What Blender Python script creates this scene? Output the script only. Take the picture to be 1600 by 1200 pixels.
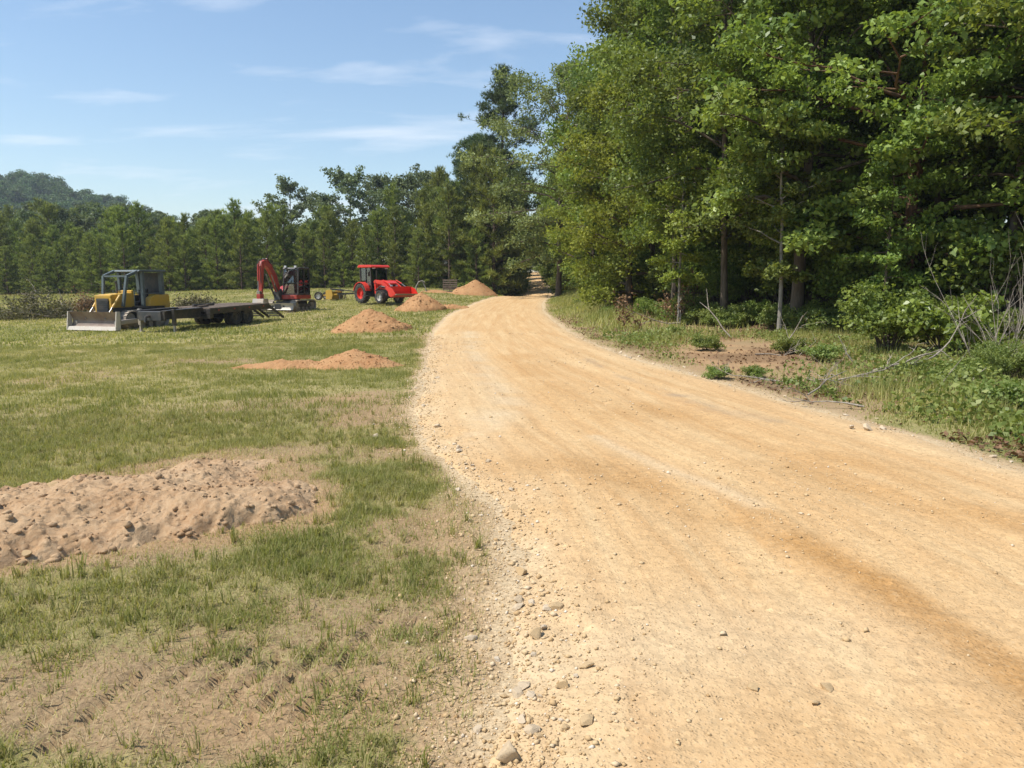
import bpy, math, random
import numpy as np
from mathutils import Vector, Matrix

scene = bpy.context.scene
for o in list(bpy.data.objects):
    bpy.data.objects.remove(o)
col = scene.collection
R = math.radians

# ------------------------------------------------------------------ camera
F, CX, CY = 1200.0, 800.0, 600.0          # focal length and centre in photo pixels (1600 x 1200)
PITCH = math.atan(155 / F)                # horizon at photo row 445
CAMZ = 1.65
cam = bpy.data.cameras.new('camera')
cam.sensor_width = 36
cam.lens = 36 * F / 1600
cam.clip_start = 0.05
cam.clip_end = 3000
camo = bpy.data.objects.new('camera', cam)
camo.location = (0, 0, CAMZ)
camo.rotation_euler = (math.pi / 2 - PITCH, 0, 0)
col.objects.link(camo)
scene.camera = camo

# ------------------------------------------------------------------ sun and sky
SUN_EL = R(59)
SUN_AZ = R(-108)                          # from +Y towards +X: to the left of the camera, slightly behind it
SD = Vector((math.sin(SUN_AZ) * math.cos(SUN_EL), math.cos(SUN_AZ) * math.cos(SUN_EL), math.sin(SUN_EL)))
sl = bpy.data.lights.new('sun', 'SUN')
sl.energy = 4.6
sl.angle = R(0.53)
sl.color = (1.0, 0.955, 0.88)
so = bpy.data.objects.new('sun', sl)
so.rotation_euler = (-SD).to_track_quat('-Z', 'Y').to_euler()
so.location = (-30, 10, 40)
col.objects.link(so)

world = bpy.data.worlds.new('World')
scene.world = world
world.use_nodes = True
wn, wl = world.node_tree.nodes, world.node_tree.links
bg = wn['Background']
sky = wn.new('ShaderNodeTexSky')
sky.sky_type = 'NISHITA'
sky.sun_disc = False
sky.sun_elevation = SUN_EL
sky.sun_rotation = SUN_AZ
sky.air_density = 1.25
sky.dust_density = .15
sky.ozone_density = 3.2
tc = wn.new('ShaderNodeTexCoord')
sep = wn.new('ShaderNodeSeparateXYZ')
wl.new(tc.outputs['Generated'], sep.inputs[0])
zc = wn.new('ShaderNodeMath'); zc.operation = 'MAXIMUM'; zc.inputs[1].default_value = 0.03
wl.new(sep.outputs['Z'], zc.inputs[0])
za = wn.new('ShaderNodeMath'); za.operation = 'ADD'; za.inputs[1].default_value = 0.12
wl.new(zc.outputs[0], za.inputs[0])
dx = wn.new('ShaderNodeMath'); dx.operation = 'DIVIDE'
dy = wn.new('ShaderNodeMath'); dy.operation = 'DIVIDE'
wl.new(sep.outputs['X'], dx.inputs[0]); wl.new(za.outputs[0], dx.inputs[1])
wl.new(sep.outputs['Y'], dy.inputs[0]); wl.new(za.outputs[0], dy.inputs[1])
cmb = wn.new('ShaderNodeCombineXYZ')
wl.new(dx.outputs[0], cmb.inputs[0]); wl.new(dy.outputs[0], cmb.inputs[1])
mp = wn.new('ShaderNodeMapping')
mp.inputs['Rotation'].default_value = (0, 0, R(-14))
mp.inputs['Scale'].default_value = (0.55, 1.25, 1)
mp.inputs['Location'].default_value = (3.1, 1.7, 0)
wl.new(cmb.outputs[0], mp.inputs[0])
cn = wn.new('ShaderNodeTexNoise')
cn.inputs['Scale'].default_value = 1.7; cn.inputs['Detail'].default_value = 7
cn.inputs['Roughness'].default_value = 0.55; cn.inputs['Distortion'].default_value = 0.3
wl.new(mp.outputs[0], cn.inputs['Vector'])
cr = wn.new('ShaderNodeValToRGB')
cr.color_ramp.elements[0].position = 0.53; cr.color_ramp.elements[0].color = (0, 0, 0, 1)
cr.color_ramp.elements[1].position = 0.80; cr.color_ramp.elements[1].color = (.8, .8, .8, 1)
wl.new(cn.outputs['Fac'], cr.inputs[0])
cmx = wn.new('ShaderNodeMix'); cmx.data_type = 'RGBA'
cmx.inputs['B'].default_value = (6.6, 7.0, 7.6, 1)
wl.new(cr.outputs[0], cmx.inputs['Factor'])
wl.new(sky.outputs[0], cmx.inputs['A'])
wl.new(cmx.outputs['Result'], bg.inputs['Color'])
bg.inputs['Strength'].default_value = 0.118

vs = scene.view_settings
vs.view_transform = 'Standard'
vs.look = 'None'
vs.exposure = 0.42
vs.gamma = 1
vs.use_curve_mapping = False
scene.render.engine = 'CYCLES'
scene.cycles.use_light_tree = False
scene.cycles.caustics_reflective = False
scene.cycles.caustics_refractive = False
scene.cycles.max_bounces = 4
scene.cycles.transmission_bounces = 3
scene.cycles.glossy_bounces = 2
scene.cycles.diffuse_bounces = 2
scene.cycles.transparent_max_bounces = 8

# ------------------------------------------------------------------ noise, terrain, pixels
def _h(xi, yi, s):
    n = (xi.astype(np.int64) * 374761393 + yi.astype(np.int64) * 668265263 + s * 974711) & 0xffffffff
    n = ((n ^ (n >> 13)) * 1274126177) & 0xffffffff
    n = ((n ^ (n >> 16)) * 2246822519) & 0xffffffff
    return ((n ^ (n >> 15)) & 0xffffff) / float(0xffffff)

def vn(x, y, s=0):
    x = np.asarray(x, float); y = np.asarray(y, float)
    xi, yi = np.floor(x), np.floor(y)
    fx, fy = x - xi, y - yi
    fx = fx * fx * fx * (fx * (fx * 6 - 15) + 10); fy = fy * fy * fy * (fy * (fy * 6 - 15) + 10)
    a, b = _h(xi, yi, s), _h(xi + 1, yi, s)
    c, d = _h(xi, yi + 1, s), _h(xi + 1, yi + 1, s)
    return (a + (b - a) * fx) * (1 - fy) + (c + (d - c) * fx) * fy

def fbm(x, y, s=0, o=4):                   # about -1 .. 1
    v, a, t = 0, 1.0, 0
    for i in range(o):
        v = v + a * (vn(x * 2 ** i + 17.3 * i, y * 2 ** i - 9.1 * i, s + i) * 2 - 1); t += a; a *= .5
    return v / t

def sst(a, b, x):
    t = np.clip((x - a) / (b - a), 0, 1)
    return t * t * (3 - 2 * t)

CTRL = np.array([
    (1, 0, 0), (1, 10, 0), (1, 20, 0), (0, 30, .02), (-1, 40, .15), (-.5, 50, .40), (1, 60, .70), (2, 66, .5),
    (2.5, 75, -.15), (2.5, 85, .35), (2.5, 100, 1.2), (2.5, 120, 2.4), (2.5, 140, 3.6), (3, 170, 4.3),
    (-5, 5, -.03), (-5, 15, -.1), (-12, 20, -.3), (-18, 35, -.4), (-12, 37, -.25), (-13.6, 45, .05), (-8.7, 51, .3),
    (-20, 60, .6), (-10, 74, 1.25), (-30, 78, 1.1), (-55, 82, .5), (-40, 50, -.3), (-60, 50, -.5), (-30, 20, -.8),
    (-4, 62, .85), (-4, 70, 1.1),
    (6, 5, 0), (10, 10, .05), (8, 24, .15), (12, 22, .3), (20, 25, .6), (15, 45, 1.2), (6, 45, .5), (10, 70, 1.5),
    (12, 100, 2.5), (30, 10, .5), (40, 60, 2), (0, -20, 0), (-40, -20, -.6), (40, -20, .5), (-100, 120, 2), (0, 220, 5),
    (100, 150, 6), (-150, 60, 0), (100, 0, 1), (-200, 200, 3), (200, 200, 8), (-300, 420, 6), (300, 400, 8), (-300, -100, 0), (300, -100, 0)], float)

def _tps_k(r2):
    return np.where(r2 > 1e-9, r2 * np.log(np.maximum(r2, 1e-9)) * .5, 0)
_n = len(CTRL)
_K = _tps_k(((CTRL[:, None, :2] - CTRL[None, :, :2]) ** 2).sum(2)) + np.eye(_n) * 0.5
_P = np.hstack([np.ones((_n, 1)), CTRL[:, :2]])
_S = np.linalg.solve(np.block([[_K, _P], [_P.T, np.zeros((3, 3))]]), np.concatenate([CTRL[:, 2], np.zeros(3)]))

def T(x, y):
    x = np.atleast_1d(np.asarray(x, float)); y = np.atleast_1d(np.asarray(y, float))
    sh = x.shape
    xx = np.clip(x.ravel(), -320, 320); yy = np.clip(y.ravel(), -110, 430)
    out = np.empty(len(xx))
    for i in range(0, len(xx), 60000):
        a, b = xx[i:i + 60000], yy[i:i + 60000]
        out[i:i + 60000] = (_tps_k((a[:, None] - CTRL[:, 0]) ** 2 + (b[:, None] - CTRL[:, 1]) ** 2) @ _S[:_n]
                            + _S[_n] + _S[_n + 1] * a + _S[_n + 2] * b)
    return out.reshape(sh)

RY = np.array([-8, 2.6, 4, 5.6, 7, 8.3, 10.15, 13, 17.2, 22, 30, 40, 50, 60, 70, 85, 110, 140, 180.])
RLX = np.array([0.1, -.04, -.0, -.14, -.55, -1.05, -1.27, -1.57, -1.93, -2.4, -3.0, -3.3, -2.75, -1.3, -.2, .9, 1.0, .7, .5])
RRX = np.array([4.9, 4.75, 4.7, 4.6, 4.5, 4.36, 3.97, 3.47, 2.65, 2.2, 1.85, 1.67, 1.95, 3.0, 3.9, 4.4, 5.0, 5.3, 5.3])
def _smooth_interp(y, v):
    y = np.asarray(y, float)
    return sum(np.interp(y * k, RY, v) for k in (.94, .97, 1.0, 1.03, 1.06)) / 5
def roadL(y): return _smooth_interp(y, RLX)
def roadR(y): return _smooth_interp(y, RRX)
def rdist(x, y):
    """metres outside the road (negative on it), ragged edge included"""
    d = np.maximum(roadL(y) - x, x - roadR(y))
    return d + .10 * fbm(x * 1.3, y * 1.3, 5, 4) + .04 * fbm(x * 7, y * 7, 6, 2)

def ray(u, v):
    f = Vector((0, math.cos(PITCH), -math.sin(PITCH))); up = Vector((0, math.sin(PITCH), math.cos(PITCH)))
    return f + Vector(((u - CX) / F, 0, 0)) + up * ((CY - v) / F)
def gp(u, v):
    """point of the terrain that photo pixel (u, v) shows"""
    d = ray(u, v); d /= d.y
    t = np.exp(np.linspace(math.log(1.8), math.log(170), 4000))
    dz = CAMZ + t * d.z - T(t * d.x, t)
    k = np.argmax(dz < 0) if (dz < 0).any() else len(t) - 1
    return Vector((t[k] * d.x, t[k], float(T(t[k] * d.x, t[k])[0])))
def at(u, v, Y):
    d = ray(u, v); d /= d.y
    return Vector((d.x * Y, Y, CAMZ + d.z * Y))

BARE = []   # x, y, rx, ry, strength : patches of the field without grass
for (u, v, rx, ry, s) in [(680, 825, .55, .5, 1), (600, 650, .9, 1.1, .9), (555, 622, .6, .9, .9), (690, 600, .35, 2.5, .4), (230, 1100, 1.1, .36, 1.4),
                          (40, 1090, .8, .42, 1.1), (480, 1130, .9, .4, .55), (450, 705, .9, .5, .8), (620, 705, .7, .5, .8), (150, 590, 1.6, 1.6, .5), (330, 565, 2.0, 1.2, .55),
                          (752, 1000, .13, 1.5, .75), (735, 800, .17, .8, .9), (400, 1150, .7, .3, .6), (560, 1120, .5, .3, .5), (30, 610, 1.0, 2, .5),
                          (640, 690, .4, 1.0, .55), (450, 790, .4, .5, .8), (500, 640, .8, .8, .4), (660, 530, .45, 2.5, .5), (700, 490, .6, 5, .5),
                          (700, 1130, .12, .15, 1), (340, 1010, .6, .25, .5), (560, 960, .5, .3, .45)]:
    p = gp(u, v); BARE.append((p.x, p.y, rx, ry, s))
def bare(x, y):
    b = np.zeros(np.shape(x))
    for (cx, cy, rx, ry, s) in BARE:
        b = np.maximum(b, s * np.exp(-(((x - cx) / rx) ** 2 + ((y - cy) / ry) ** 2)))
    return b
EDGE_Y = np.array([0, 10, 18, 22, 27, 33, 40, 50, 60, 80, 140, 200.])
EDGE_X = np.array([15, 14.5, 12.5, 10.5, 7.3, 5.6, 4.6, 3.9, 4.6, 5.6, 7.0, 8.])
def edgeX(y): return np.interp(y, EDGE_Y, EDGE_X)
MP = np.array([(-1.30, 5.35), (-1.45, 6.0), (-1.75, 6.5), (-2.15, 7.35), (-3.0, 7.7), (-3.5, 6.6), (-4.0, 6.0), (-4.9, 5.3), (-5.0, 4.3), (-4.0, 3.95), (-2.95, 4.22), (-2.2, 4.62), (-1.75, 4.9)])
def polysd(x, y, P):
    x = np.asarray(x, float); dmin = np.full(np.shape(x), 1e9); inside = np.zeros(np.shape(x), bool)
    for i in range(len(P)):
        a, b = P[i], P[(i + 1) % len(P)]
        t = np.clip(((x - a[0]) * (b[0] - a[0]) + (y - a[1]) * (b[1] - a[1])) / ((b - a) ** 2).sum(), 0, 1)
        dmin = np.minimum(dmin, np.hypot(x - a[0] - t * (b[0] - a[0]), y - a[1] - t * (b[1] - a[1])))
        c = (a[1] > y) != (b[1] > y)
        inside ^= c & (x < (b[0] - a[0]) * (y - a[1]) / (b[1] - a[1] + 1e-12) + a[0])
    return np.where(inside, dmin, -dmin)
def grassmask(x, y):
    d = rdist(x, y)
    g = sst(.02, .42, d + .16 * fbm(x * .9, y * .9, 31, 3))
    g = g * (1 - np.clip(bare(x, y) * (1 + .6 * fbm(x * 2, y * 2, 33, 3)), 0, 1))
    g = g * np.clip(.78 + .75 * fbm(x * .55, y * .55, 41, 4), .12, 1)
    near = (x > -7) & (x < .5) & (y > 2.5) & (y < 9.5)
    g = np.where(near, g * (1 - .85 * sst(-.30, .02, polysd(x, y, MP) + .28 * fbm(x * 2.2, y * 2.2, 211, 4))), g)
    right = x > roadR(y)
    g = np.where(right, g * np.clip(.55 + .9 * fbm(x * .7, y * .7, 51, 3), 0, 1) * (1 - sst(-1.5, .8, x - edgeX(y))), g)
    return g

TR = gp(210, 1100)
def hground(x, y):
    x = np.asarray(x, float); y = np.asarray(y, float)
    z = T(x, y)
    near = np.clip(1 - np.hypot(x, y - 4) / 60, 0, 1)
    d = rdist(x, y)
    z = z + near * (.035 * fbm(x * .8, y * .8, 61, 3) + .018 * fbm(x * 3.5, y * 3.5, 63, 4))
    # cleat marks a machine pressed into the bare soil near the camera
    a = R(24); lx = (x - TR.x) * math.cos(a) + (y - TR.y) * math.sin(a); ly = -(x - TR.x) * math.sin(a) + (y - TR.y) * math.cos(a)
    band = sst(.40, .3, np.abs(ly)) * sst(1.7, 1.3, np.abs(lx + .1))
    bars = sst(.55, .9, np.sin((lx - ly * .75) * 2 * math.pi / .20 + 1.2 * fbm(x * 3, y * 3, 64, 2))) * sst(.25, .5, vn(x * 5, y * 5, 65))
    z = z - .055 * band * bars * sst(.3, .6, vn(x * 2.2, y * 2.2, 67)) + .012 * band
    z = z - .025 * sst(.16, .02, np.abs(x - (roadL(y) - .42))) * sst(11, 7, y) * np.clip(.6 + fbm(x * 2, y, 66, 2), 0, 1)
    z = z - .12 * sst(-.15, -.6, d)
    # bank rising into the wood
    z = z + .25 * sst(-1.5, 2.5, x - edgeX(y)) * sst(8, 14, y)
    return z
def hroad(x, y):
    x = np.asarray(x, float); y = np.asarray(y, float)
    d = rdist(x, y)
    z = T(x, y) + .045 * sst(.02, -.5, d) - .07 * sst(-.10, .12, d) + .012
    w = (x - roadL(y)) / (roadR(y) - roadL(y))
    fade = np.clip(1 - y / 70, .15, 1)
    z = z - fade * .022 * (sst(.10, .02, np.abs(w - .30)) + sst(.10, .02, np.abs(w - .62)) + sst(.09, .02, np.abs(w - .86)))
    z = z + fade * (.016 * fbm(x * 1.4, y * .7, 71, 3) + .012 * fbm(x * 6, y * 5, 73, 3) + .009 * np.abs(fbm(x * 16, y * 16, 75, 2)))
    z = z + fade * .005 * sst(2.4, .3, np.hypot(x - 1.2, (y - 3.4) * 1.2)) * np.sin(y * 26 + x * 8 + 2.5 * fbm(x * 1.5, y * 1.5, 77, 2))
    return z
def hz(x, y):
    a = hground(x, y); b = hroad(x, y)
    return np.where(rdist(np.asarray(x, float), np.asarray(y, float)) < .2, np.maximum(a, b), a)

# ------------------------------------------------------------------ mesh helpers
def npmesh(name, V, Fc, attrs=None, smooth=False):
    V = np.ascontiguousarray(V, np.float32); Fc = np.ascontiguousarray(Fc, np.int32)
    me = bpy.data.meshes.new(name)
    me.vertices.add(len(V)); me.vertices.foreach_set('co', V.ravel())
    n, k = Fc.shape
    me.loops.add(n * k); me.loops.foreach_set('vertex_index', Fc.ravel())
    me.polygons.add(n); me.polygons.foreach_set('loop_start', np.arange(0, n * k, k, dtype=np.int32))
    if smooth:
        me.polygons.foreach_set('use_smooth', np.ones(n, dtype=bool))
    me.update(calc_edges=True)
    for an, av in (attrs or {}).items():
        at_ = me.attributes.new(an, 'FLOAT', 'POINT')
        at_.data.foreach_set('value', np.ascontiguousarray(av, np.float32))
    return me

def link(name, me, mat=None, parent=None):
    o = bpy.data.objects.new(name, me); col.objects.link(o)
    if mat is not None and me is not None and len(me.materials) == 0:
        me.materials.append(mat)
    if parent is not None:
        o.parent = parent
    return o
def tag(o, label=None, cat=None, group=None, kind=None):
    if label: o['label'] = label
    if cat: o['category'] = cat
    if group: o['group'] = group
    if kind: o['kind'] = kind
    return o
def empty(name, loc, rz=0, s=1.0):
    o = bpy.data.objects.new(name, None); col.objects.link(o)
    o.location = loc; o.rotation_euler = (0, 0, rz); o.scale = (s, s, s); o.empty_display_size = .3
    return o
def copy_tree(o, parent=None):
    c = o.copy(); col.objects.link(c)
    if parent is not None: c.parent = parent
    for ch in list(o.children): copy_tree(ch, c)
    return c

class MB:
    """collects faces of one part"""
    def __init__(s): s.v = []; s.f = []
    def add(s, vs, fs):
        b = len(s.v); s.v += [tuple(v) for v in vs]; s.f += [tuple(i + b for i in f) for f in fs]; return s
    def box(s, x0, x1, y0, y1, z0, z1, M=None):
        vs = [Vector(p) for p in ((x0, y0, z0), (x1, y0, z0), (x1, y1, z0), (x0, y1, z0), (x0, y0, z1), (x1, y0, z1), (x1, y1, z1), (x0, y1, z1))]
        if M: vs = [M @ v for v in vs]
        return s.add(vs, [(0, 3, 2, 1), (4, 5, 6, 7), (0, 1, 5, 4), (1, 2, 6, 5), (2, 3, 7, 6), (3, 0, 4, 7)])
    def prism(s, prof, y0, y1, axis='y'):
        n = len(prof)
        if axis == 'y': mk = lambda a, b, w: (a, w, b)
        elif axis == 'x': mk = lambda a, b, w: (w, a, b)
        else: mk = lambda a, b, w: (a, b, w)
        vs = [mk(a, b, y0) for a, b in prof] + [mk(a, b, y1) for a, b in prof]
        return s.add(vs, [tuple(range(n)), tuple(range(2 * n - 1, n - 1, -1))] + [(i, i + n, (i + 1) % n + n, (i + 1) % n) for i in range(n)])
    def tube(s, pts, r, k=8, cap=True):
        pts = [Vector(p) for p in pts]
        if not hasattr(r, '__len__'): r = [r] * len(pts)
        b = len(s.v); prev = None
        for i, p in enumerate(pts):
            t = (pts[min(i + 1, len(pts) - 1)] - pts[max(i - 1, 0)]).normalized()
            if prev is None:
                a = t.orthogonal().normalized()
            else:
                a = (prev - t * prev.dot(t))
                a = a.normalized() if a.length > 1e-6 else t.orthogonal().normalized()
            prev = a; c = t.cross(a)
            for j in range(k):
                th = 2 * math.pi * j / k
                s.v.append(tuple(p + (a * math.cos(th) + c * math.sin(th)) * r[i]))
        for i in range(len(pts) - 1):
            for j in range(k):
                s.f.append((b + i * k + j, b + i * k + (j + 1) % k, b + (i + 1) * k + (j + 1) % k, b + (i + 1) * k + j))
        if cap:
            s.f.append(tuple(b + j for j in range(k - 1, -1, -1))); e = b + (len(pts) - 1) * k
            s.f.append(tuple(e + j for j in range(k)))
        return s
    def bar(s, a, b, w, h):
        a, b = Vector(a), Vector(b); t = (b - a).normalized()
        up = Vector((0, 0, 1)) if abs(t.z) < .95 else Vector((1, 0, 0))
        c = t.cross(up).normalized(); d = c.cross(t)
        vs = [p + c * sx * w / 2 + d * sz * h / 2 for p in (a, b) for sx, sz in ((-1, -1), (1, -1), (1, 1), (-1, 1))]
        return s.add(vs, [(0, 3, 2, 1), (4, 5, 6, 7), (0, 1, 5, 4), (1, 2, 6, 5), (2, 3, 7, 6), (3, 0, 4, 7)])
    def lathe(s, prof, c, k=24):
        """profile of (radius, y) turned about the Y axis through c"""
        b = len(s.v); n = len(prof)
        for j in range(k):
            th = 2 * math.pi * j / k
            for (r, y) in prof: s.v.append((c[0] + r * math.cos(th), c[1] + y, c[2] + r * math.sin(th)))
        for j in range(k):
            for i in range(n - 1):
                s.f.append((b + j * n + i, b + j * n + i + 1, b + ((j + 1) % k) * n + i + 1, b + ((j + 1) % k) * n + i))
        return s
    def build(s, name, mat, parent=None, bevel=0, smooth=False):
        me = bpy.data.meshes.new(name); me.from_pydata(s.v, [], s.f); me.update()
        import bmesh
        bm = bmesh.new(); bm.from_mesh(me); bmesh.ops.recalc_face_normals(bm, faces=bm.faces); bm.to_mesh(me); bm.free()
        o = link(name, me, mat, parent)
        if smooth: me.shade_smooth(); me.set_sharp_from_angle(angle=R(40))
        if bevel:
            m = o.modifiers.new('bevel', 'BEVEL'); m.width = bevel; m.segments = 2; m.limit_method = 'ANGLE'; m.angle_limit = R(35)
        return o

# ------------------------------------------------------------------ materials
class NT:
    def __init__(s, name):
        s.m = bpy.data.materials.new(name); s.m.use_nodes = True
        s.n, s.l = s.m.node_tree.nodes, s.m.node_tree.links
        s.b = s.n['Principled BSDF']; s.out = s.n['Material Output']
        s.tc = s.n.new('ShaderNodeTexCoord'); s.geo = s.n.new('ShaderNodeNewGeometry')
    def noise(s, scale, detail=4, rough=.55, vec=None, dist=0, stretch=None):
        t = s.n.new('ShaderNodeTexNoise'); t.inputs['Scale'].default_value = scale
        t.inputs['Detail'].default_value = detail; t.inputs['Roughness'].default_value = rough; t.inputs['Distortion'].default_value = dist
        v = vec if vec is not None else s.geo.outputs['Position']
        if stretch:
            mp = s.n.new('ShaderNodeMapping'); mp.inputs['Scale'].default_value = stretch; s.l.new(v, mp.inputs[0]); v = mp.outputs[0]
        s.l.new(v, t.inputs['Vector']); return t.outputs['Fac']
    def voro(s, scale, vec=None, feature='F1', out='Distance'):
        t = s.n.new('ShaderNodeTexVoronoi'); t.feature = feature; t.inputs['Scale'].default_value = scale
        s.l.new(vec if vec is not None else s.geo.outputs['Position'], t.inputs['Vector']); return t.outputs[out]
    def ramp(s, fac, *stops):
        r = s.n.new('ShaderNodeValToRGB'); e = r.color_ramp.elements
        while len(e) < len(stops): e.new(.5)
        for i, (p, c) in enumerate(stops):
            e[i].position = p; e[i].color = (*c, 1) if hasattr(c, '__len__') else (c, c, c, 1)
        s.l.new(fac, r.inputs[0]); return r.outputs[0]
    def attr(s, name):
        a = s.n.new('ShaderNodeAttribute'); a.attribute_name = name; return a.outputs['Fac']
    def mix(s, f, a, b, mode='MIX'):
        m = s.n.new('ShaderNodeMix'); m.data_type = 'RGBA'; m.blend_type = mode
        for k, v in (('Factor', f), ('A', a), ('B', b)):
            if isinstance(v, bpy.types.NodeSocket): s.l.new(v, m.inputs[k])
            elif hasattr(v, '__len__'): m.inputs[k].default_value = (*v, 1)
            else: m.inputs[k].default_value = v
        return m.outputs['Result']
    def math(s, op, a, b=0.0, clamp=False):
        m = s.n.new('ShaderNodeMath'); m.operation = op; m.use_clamp = clamp
        for i, v in enumerate((a, b)):
            if isinstance(v, bpy.types.NodeSocket): s.l.new(v, m.inputs[i])
            else: m.inputs[i].default_value = v
        return m.outputs[0]
    def bump(s, h, strength=.5, dist=.02, prev=None):
        b = s.n.new('ShaderNodeBump'); b.inputs['Strength'].default_value = strength; b.inputs['Distance'].default_value = dist
        s.l.new(h, b.inputs['Height'])
        if prev is not None: s.l.new(prev, b.inputs['Normal'])
        s.l.new(b.outputs[0], s.b.inputs['Normal']); return b.outputs[0]
    def color(s, c):
        if isinstance(c, bpy.types.NodeSocket): s.l.new(c, s.b.inputs['Base Color'])
        else: s.b.inputs['Base Color'].default_value = (*c, 1)
        return s
    def set(s, rough=.6, metal=0, spec=.5):
        s.b.inputs['Roughness'].default_value = rough; s.b.inputs['Metallic'].default_value = metal
        s.b.inputs['Specular IOR Level'].default_value = spec; return s

def paint(name, c, rough=.45, metal=0, dust=.35, dustc=(.34, .25, .15), scale=3.5, spec=.5):
    n = NT(name); o = n.tc.outputs['Object']
    f = n.ramp(n.noise(scale, 6, .65, o), (.42, 0.0), (.78, 1.0))
    f2 = n.math('MULTIPLY', f, dust)
    n.color(n.mix(f2, n.mix(n.noise(1.3, 2, .5, o), c, tuple(v * .82 for v in c)), dustc)).set(rough, metal, spec)
    n.bump(n.noise(60, 3, .6, o), .08, .004)
    return n.m

def leafmat(name, dark, light, trans=.32, rough=.42, spec=.5, tcol=None):
    n = NT(name)
    v = n.attr('var'); oi = n.n.new('ShaderNodeObjectInfo')
    c = n.ramp(v, (0, dark), (.62, tuple((a + b) / 2 for a, b in zip(dark, light))), (1, light))
    hs = n.n.new('ShaderNodeHueSaturation'); n.l.new(c, hs.inputs['Color'])
    m = n.math('MULTIPLY', oi.outputs['Random'], .03); m2 = n.math('ADD', m, .485); n.l.new(m2, hs.inputs['Hue'])
    n.l.new(n.math('ADD', n.math('MULTIPLY', oi.outputs['Random'], .35), .82), hs.inputs['Value'])
    n.color(hs.outputs[0]).set(rough, 0, spec)
    tr = n.n.new('ShaderNodeBsdfTranslucent')
    g = n.n.new('ShaderNodeGamma'); g.inputs[1].default_value = .85; n.l.new(hs.outputs[0], g.inputs[0])
    n.l.new(n.mix(1.0, g.outputs[0], tcol or (1.0, 1.0, .45), 'MULTIPLY'), tr.inputs['Color'])
    ms = n.n.new('ShaderNodeMixShader'); ms.inputs[0].default_value = trans
    n.l.new(n.b.outputs[0], ms.inputs[1]); n.l.new(tr.outputs[0], ms.inputs[2]); n.l.new(ms.outputs[0], n.out.inputs['Surface'])
    return n.m

def barkmat(name, a, b, scale=6):
    n = NT(name); o = n.tc.outputs['Object']
    f = n.noise(scale, 6, .65, o, .4, (1, 1, .22))
    n.color(n.ramp(f, (.3, a), (.7, b))).set(.9, 0, .2)
    n.bump(f, .9, .04)
    return n.m

M = {}
M['oak_leaf'] = leafmat('oak_leaf', (.100, .155, .026), (.36, .45, .095), .40, .45, .4)
M['leaf'] = leafmat('hardwood_leaf', (.082, .128, .025), (.29, .355, .075), .40, .5, .35)
M['yellow_leaf'] = leafmat('yellow_green_leaf', (.140, .185, .028), (.38, .42, .075), .42, .55, .22)
M['pale_leaf'] = leafmat('pale_leaf', (.13, .17, .06), (.33, .38, .15), .36, .55, .25)
M['far_leaf'] = leafmat('far_leaf', (.085, .115, .048), (.22, .265, .115), .25, .6, .3)
M['hill_leaf'] = leafmat('hill_leaf', (.055, .105, .035), (.15, .225, .075), .25, .6, .3)
M['needle'] = leafmat('young_pine_needle', (.085, .122, .028), (.37, .41, .10), .32, .5, .4)
M['old_needle'] = leafmat('old_pine_needle', (.050, .082, .028), (.15, .20, .068), .25, .5, .4)
M['shrub_leaf'] = leafmat('shrub_leaf', (.13, .20, .030), (.31, .40, .07), .36, .4, .5)
M['dead_leaf'] = leafmat('dead_leaf', (.10, .055, .028), (.30, .18, .10), .2, .7, .2, (1, .8, .5))
M['brush_leaf'] = leafmat('withered_leaf', (.08, .075, .03), (.20, .18, .09), .2, .7, .2)
M['grass'] = leafmat('grass_blade', (.195, .215, .055), (.50, .43, .19), .42, .6, .25)
M['straw'] = leafmat('dry_straw', (.34, .255, .13), (.60, .48, .265), .15, .7, .3, (1, .9, .6))
M['weed'] = leafmat('weed_leaf', (.11, .165, .030), (.30, .34, .090), .36, .5, .4)
M['bark'] = barkmat('grey_brown_bark', (.055, .042, .030), (.17, .135, .10))
M['red_bark'] = barkmat('reddish_bark', (.075, .042, .026), (.21, .125, .075), 4)
M['pine_bark'] = barkmat('pine_bark', (.06, .042, .03), (.20, .14, .10), 4)
M['pale_bark'] = barkmat('pale_bark', (.16, .14, .115), (.36, .33, .28), 7)
M['dead_wood'] = barkmat('dead_wood', (.18, .15, .115), (.42, .36, .29), 9)

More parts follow.
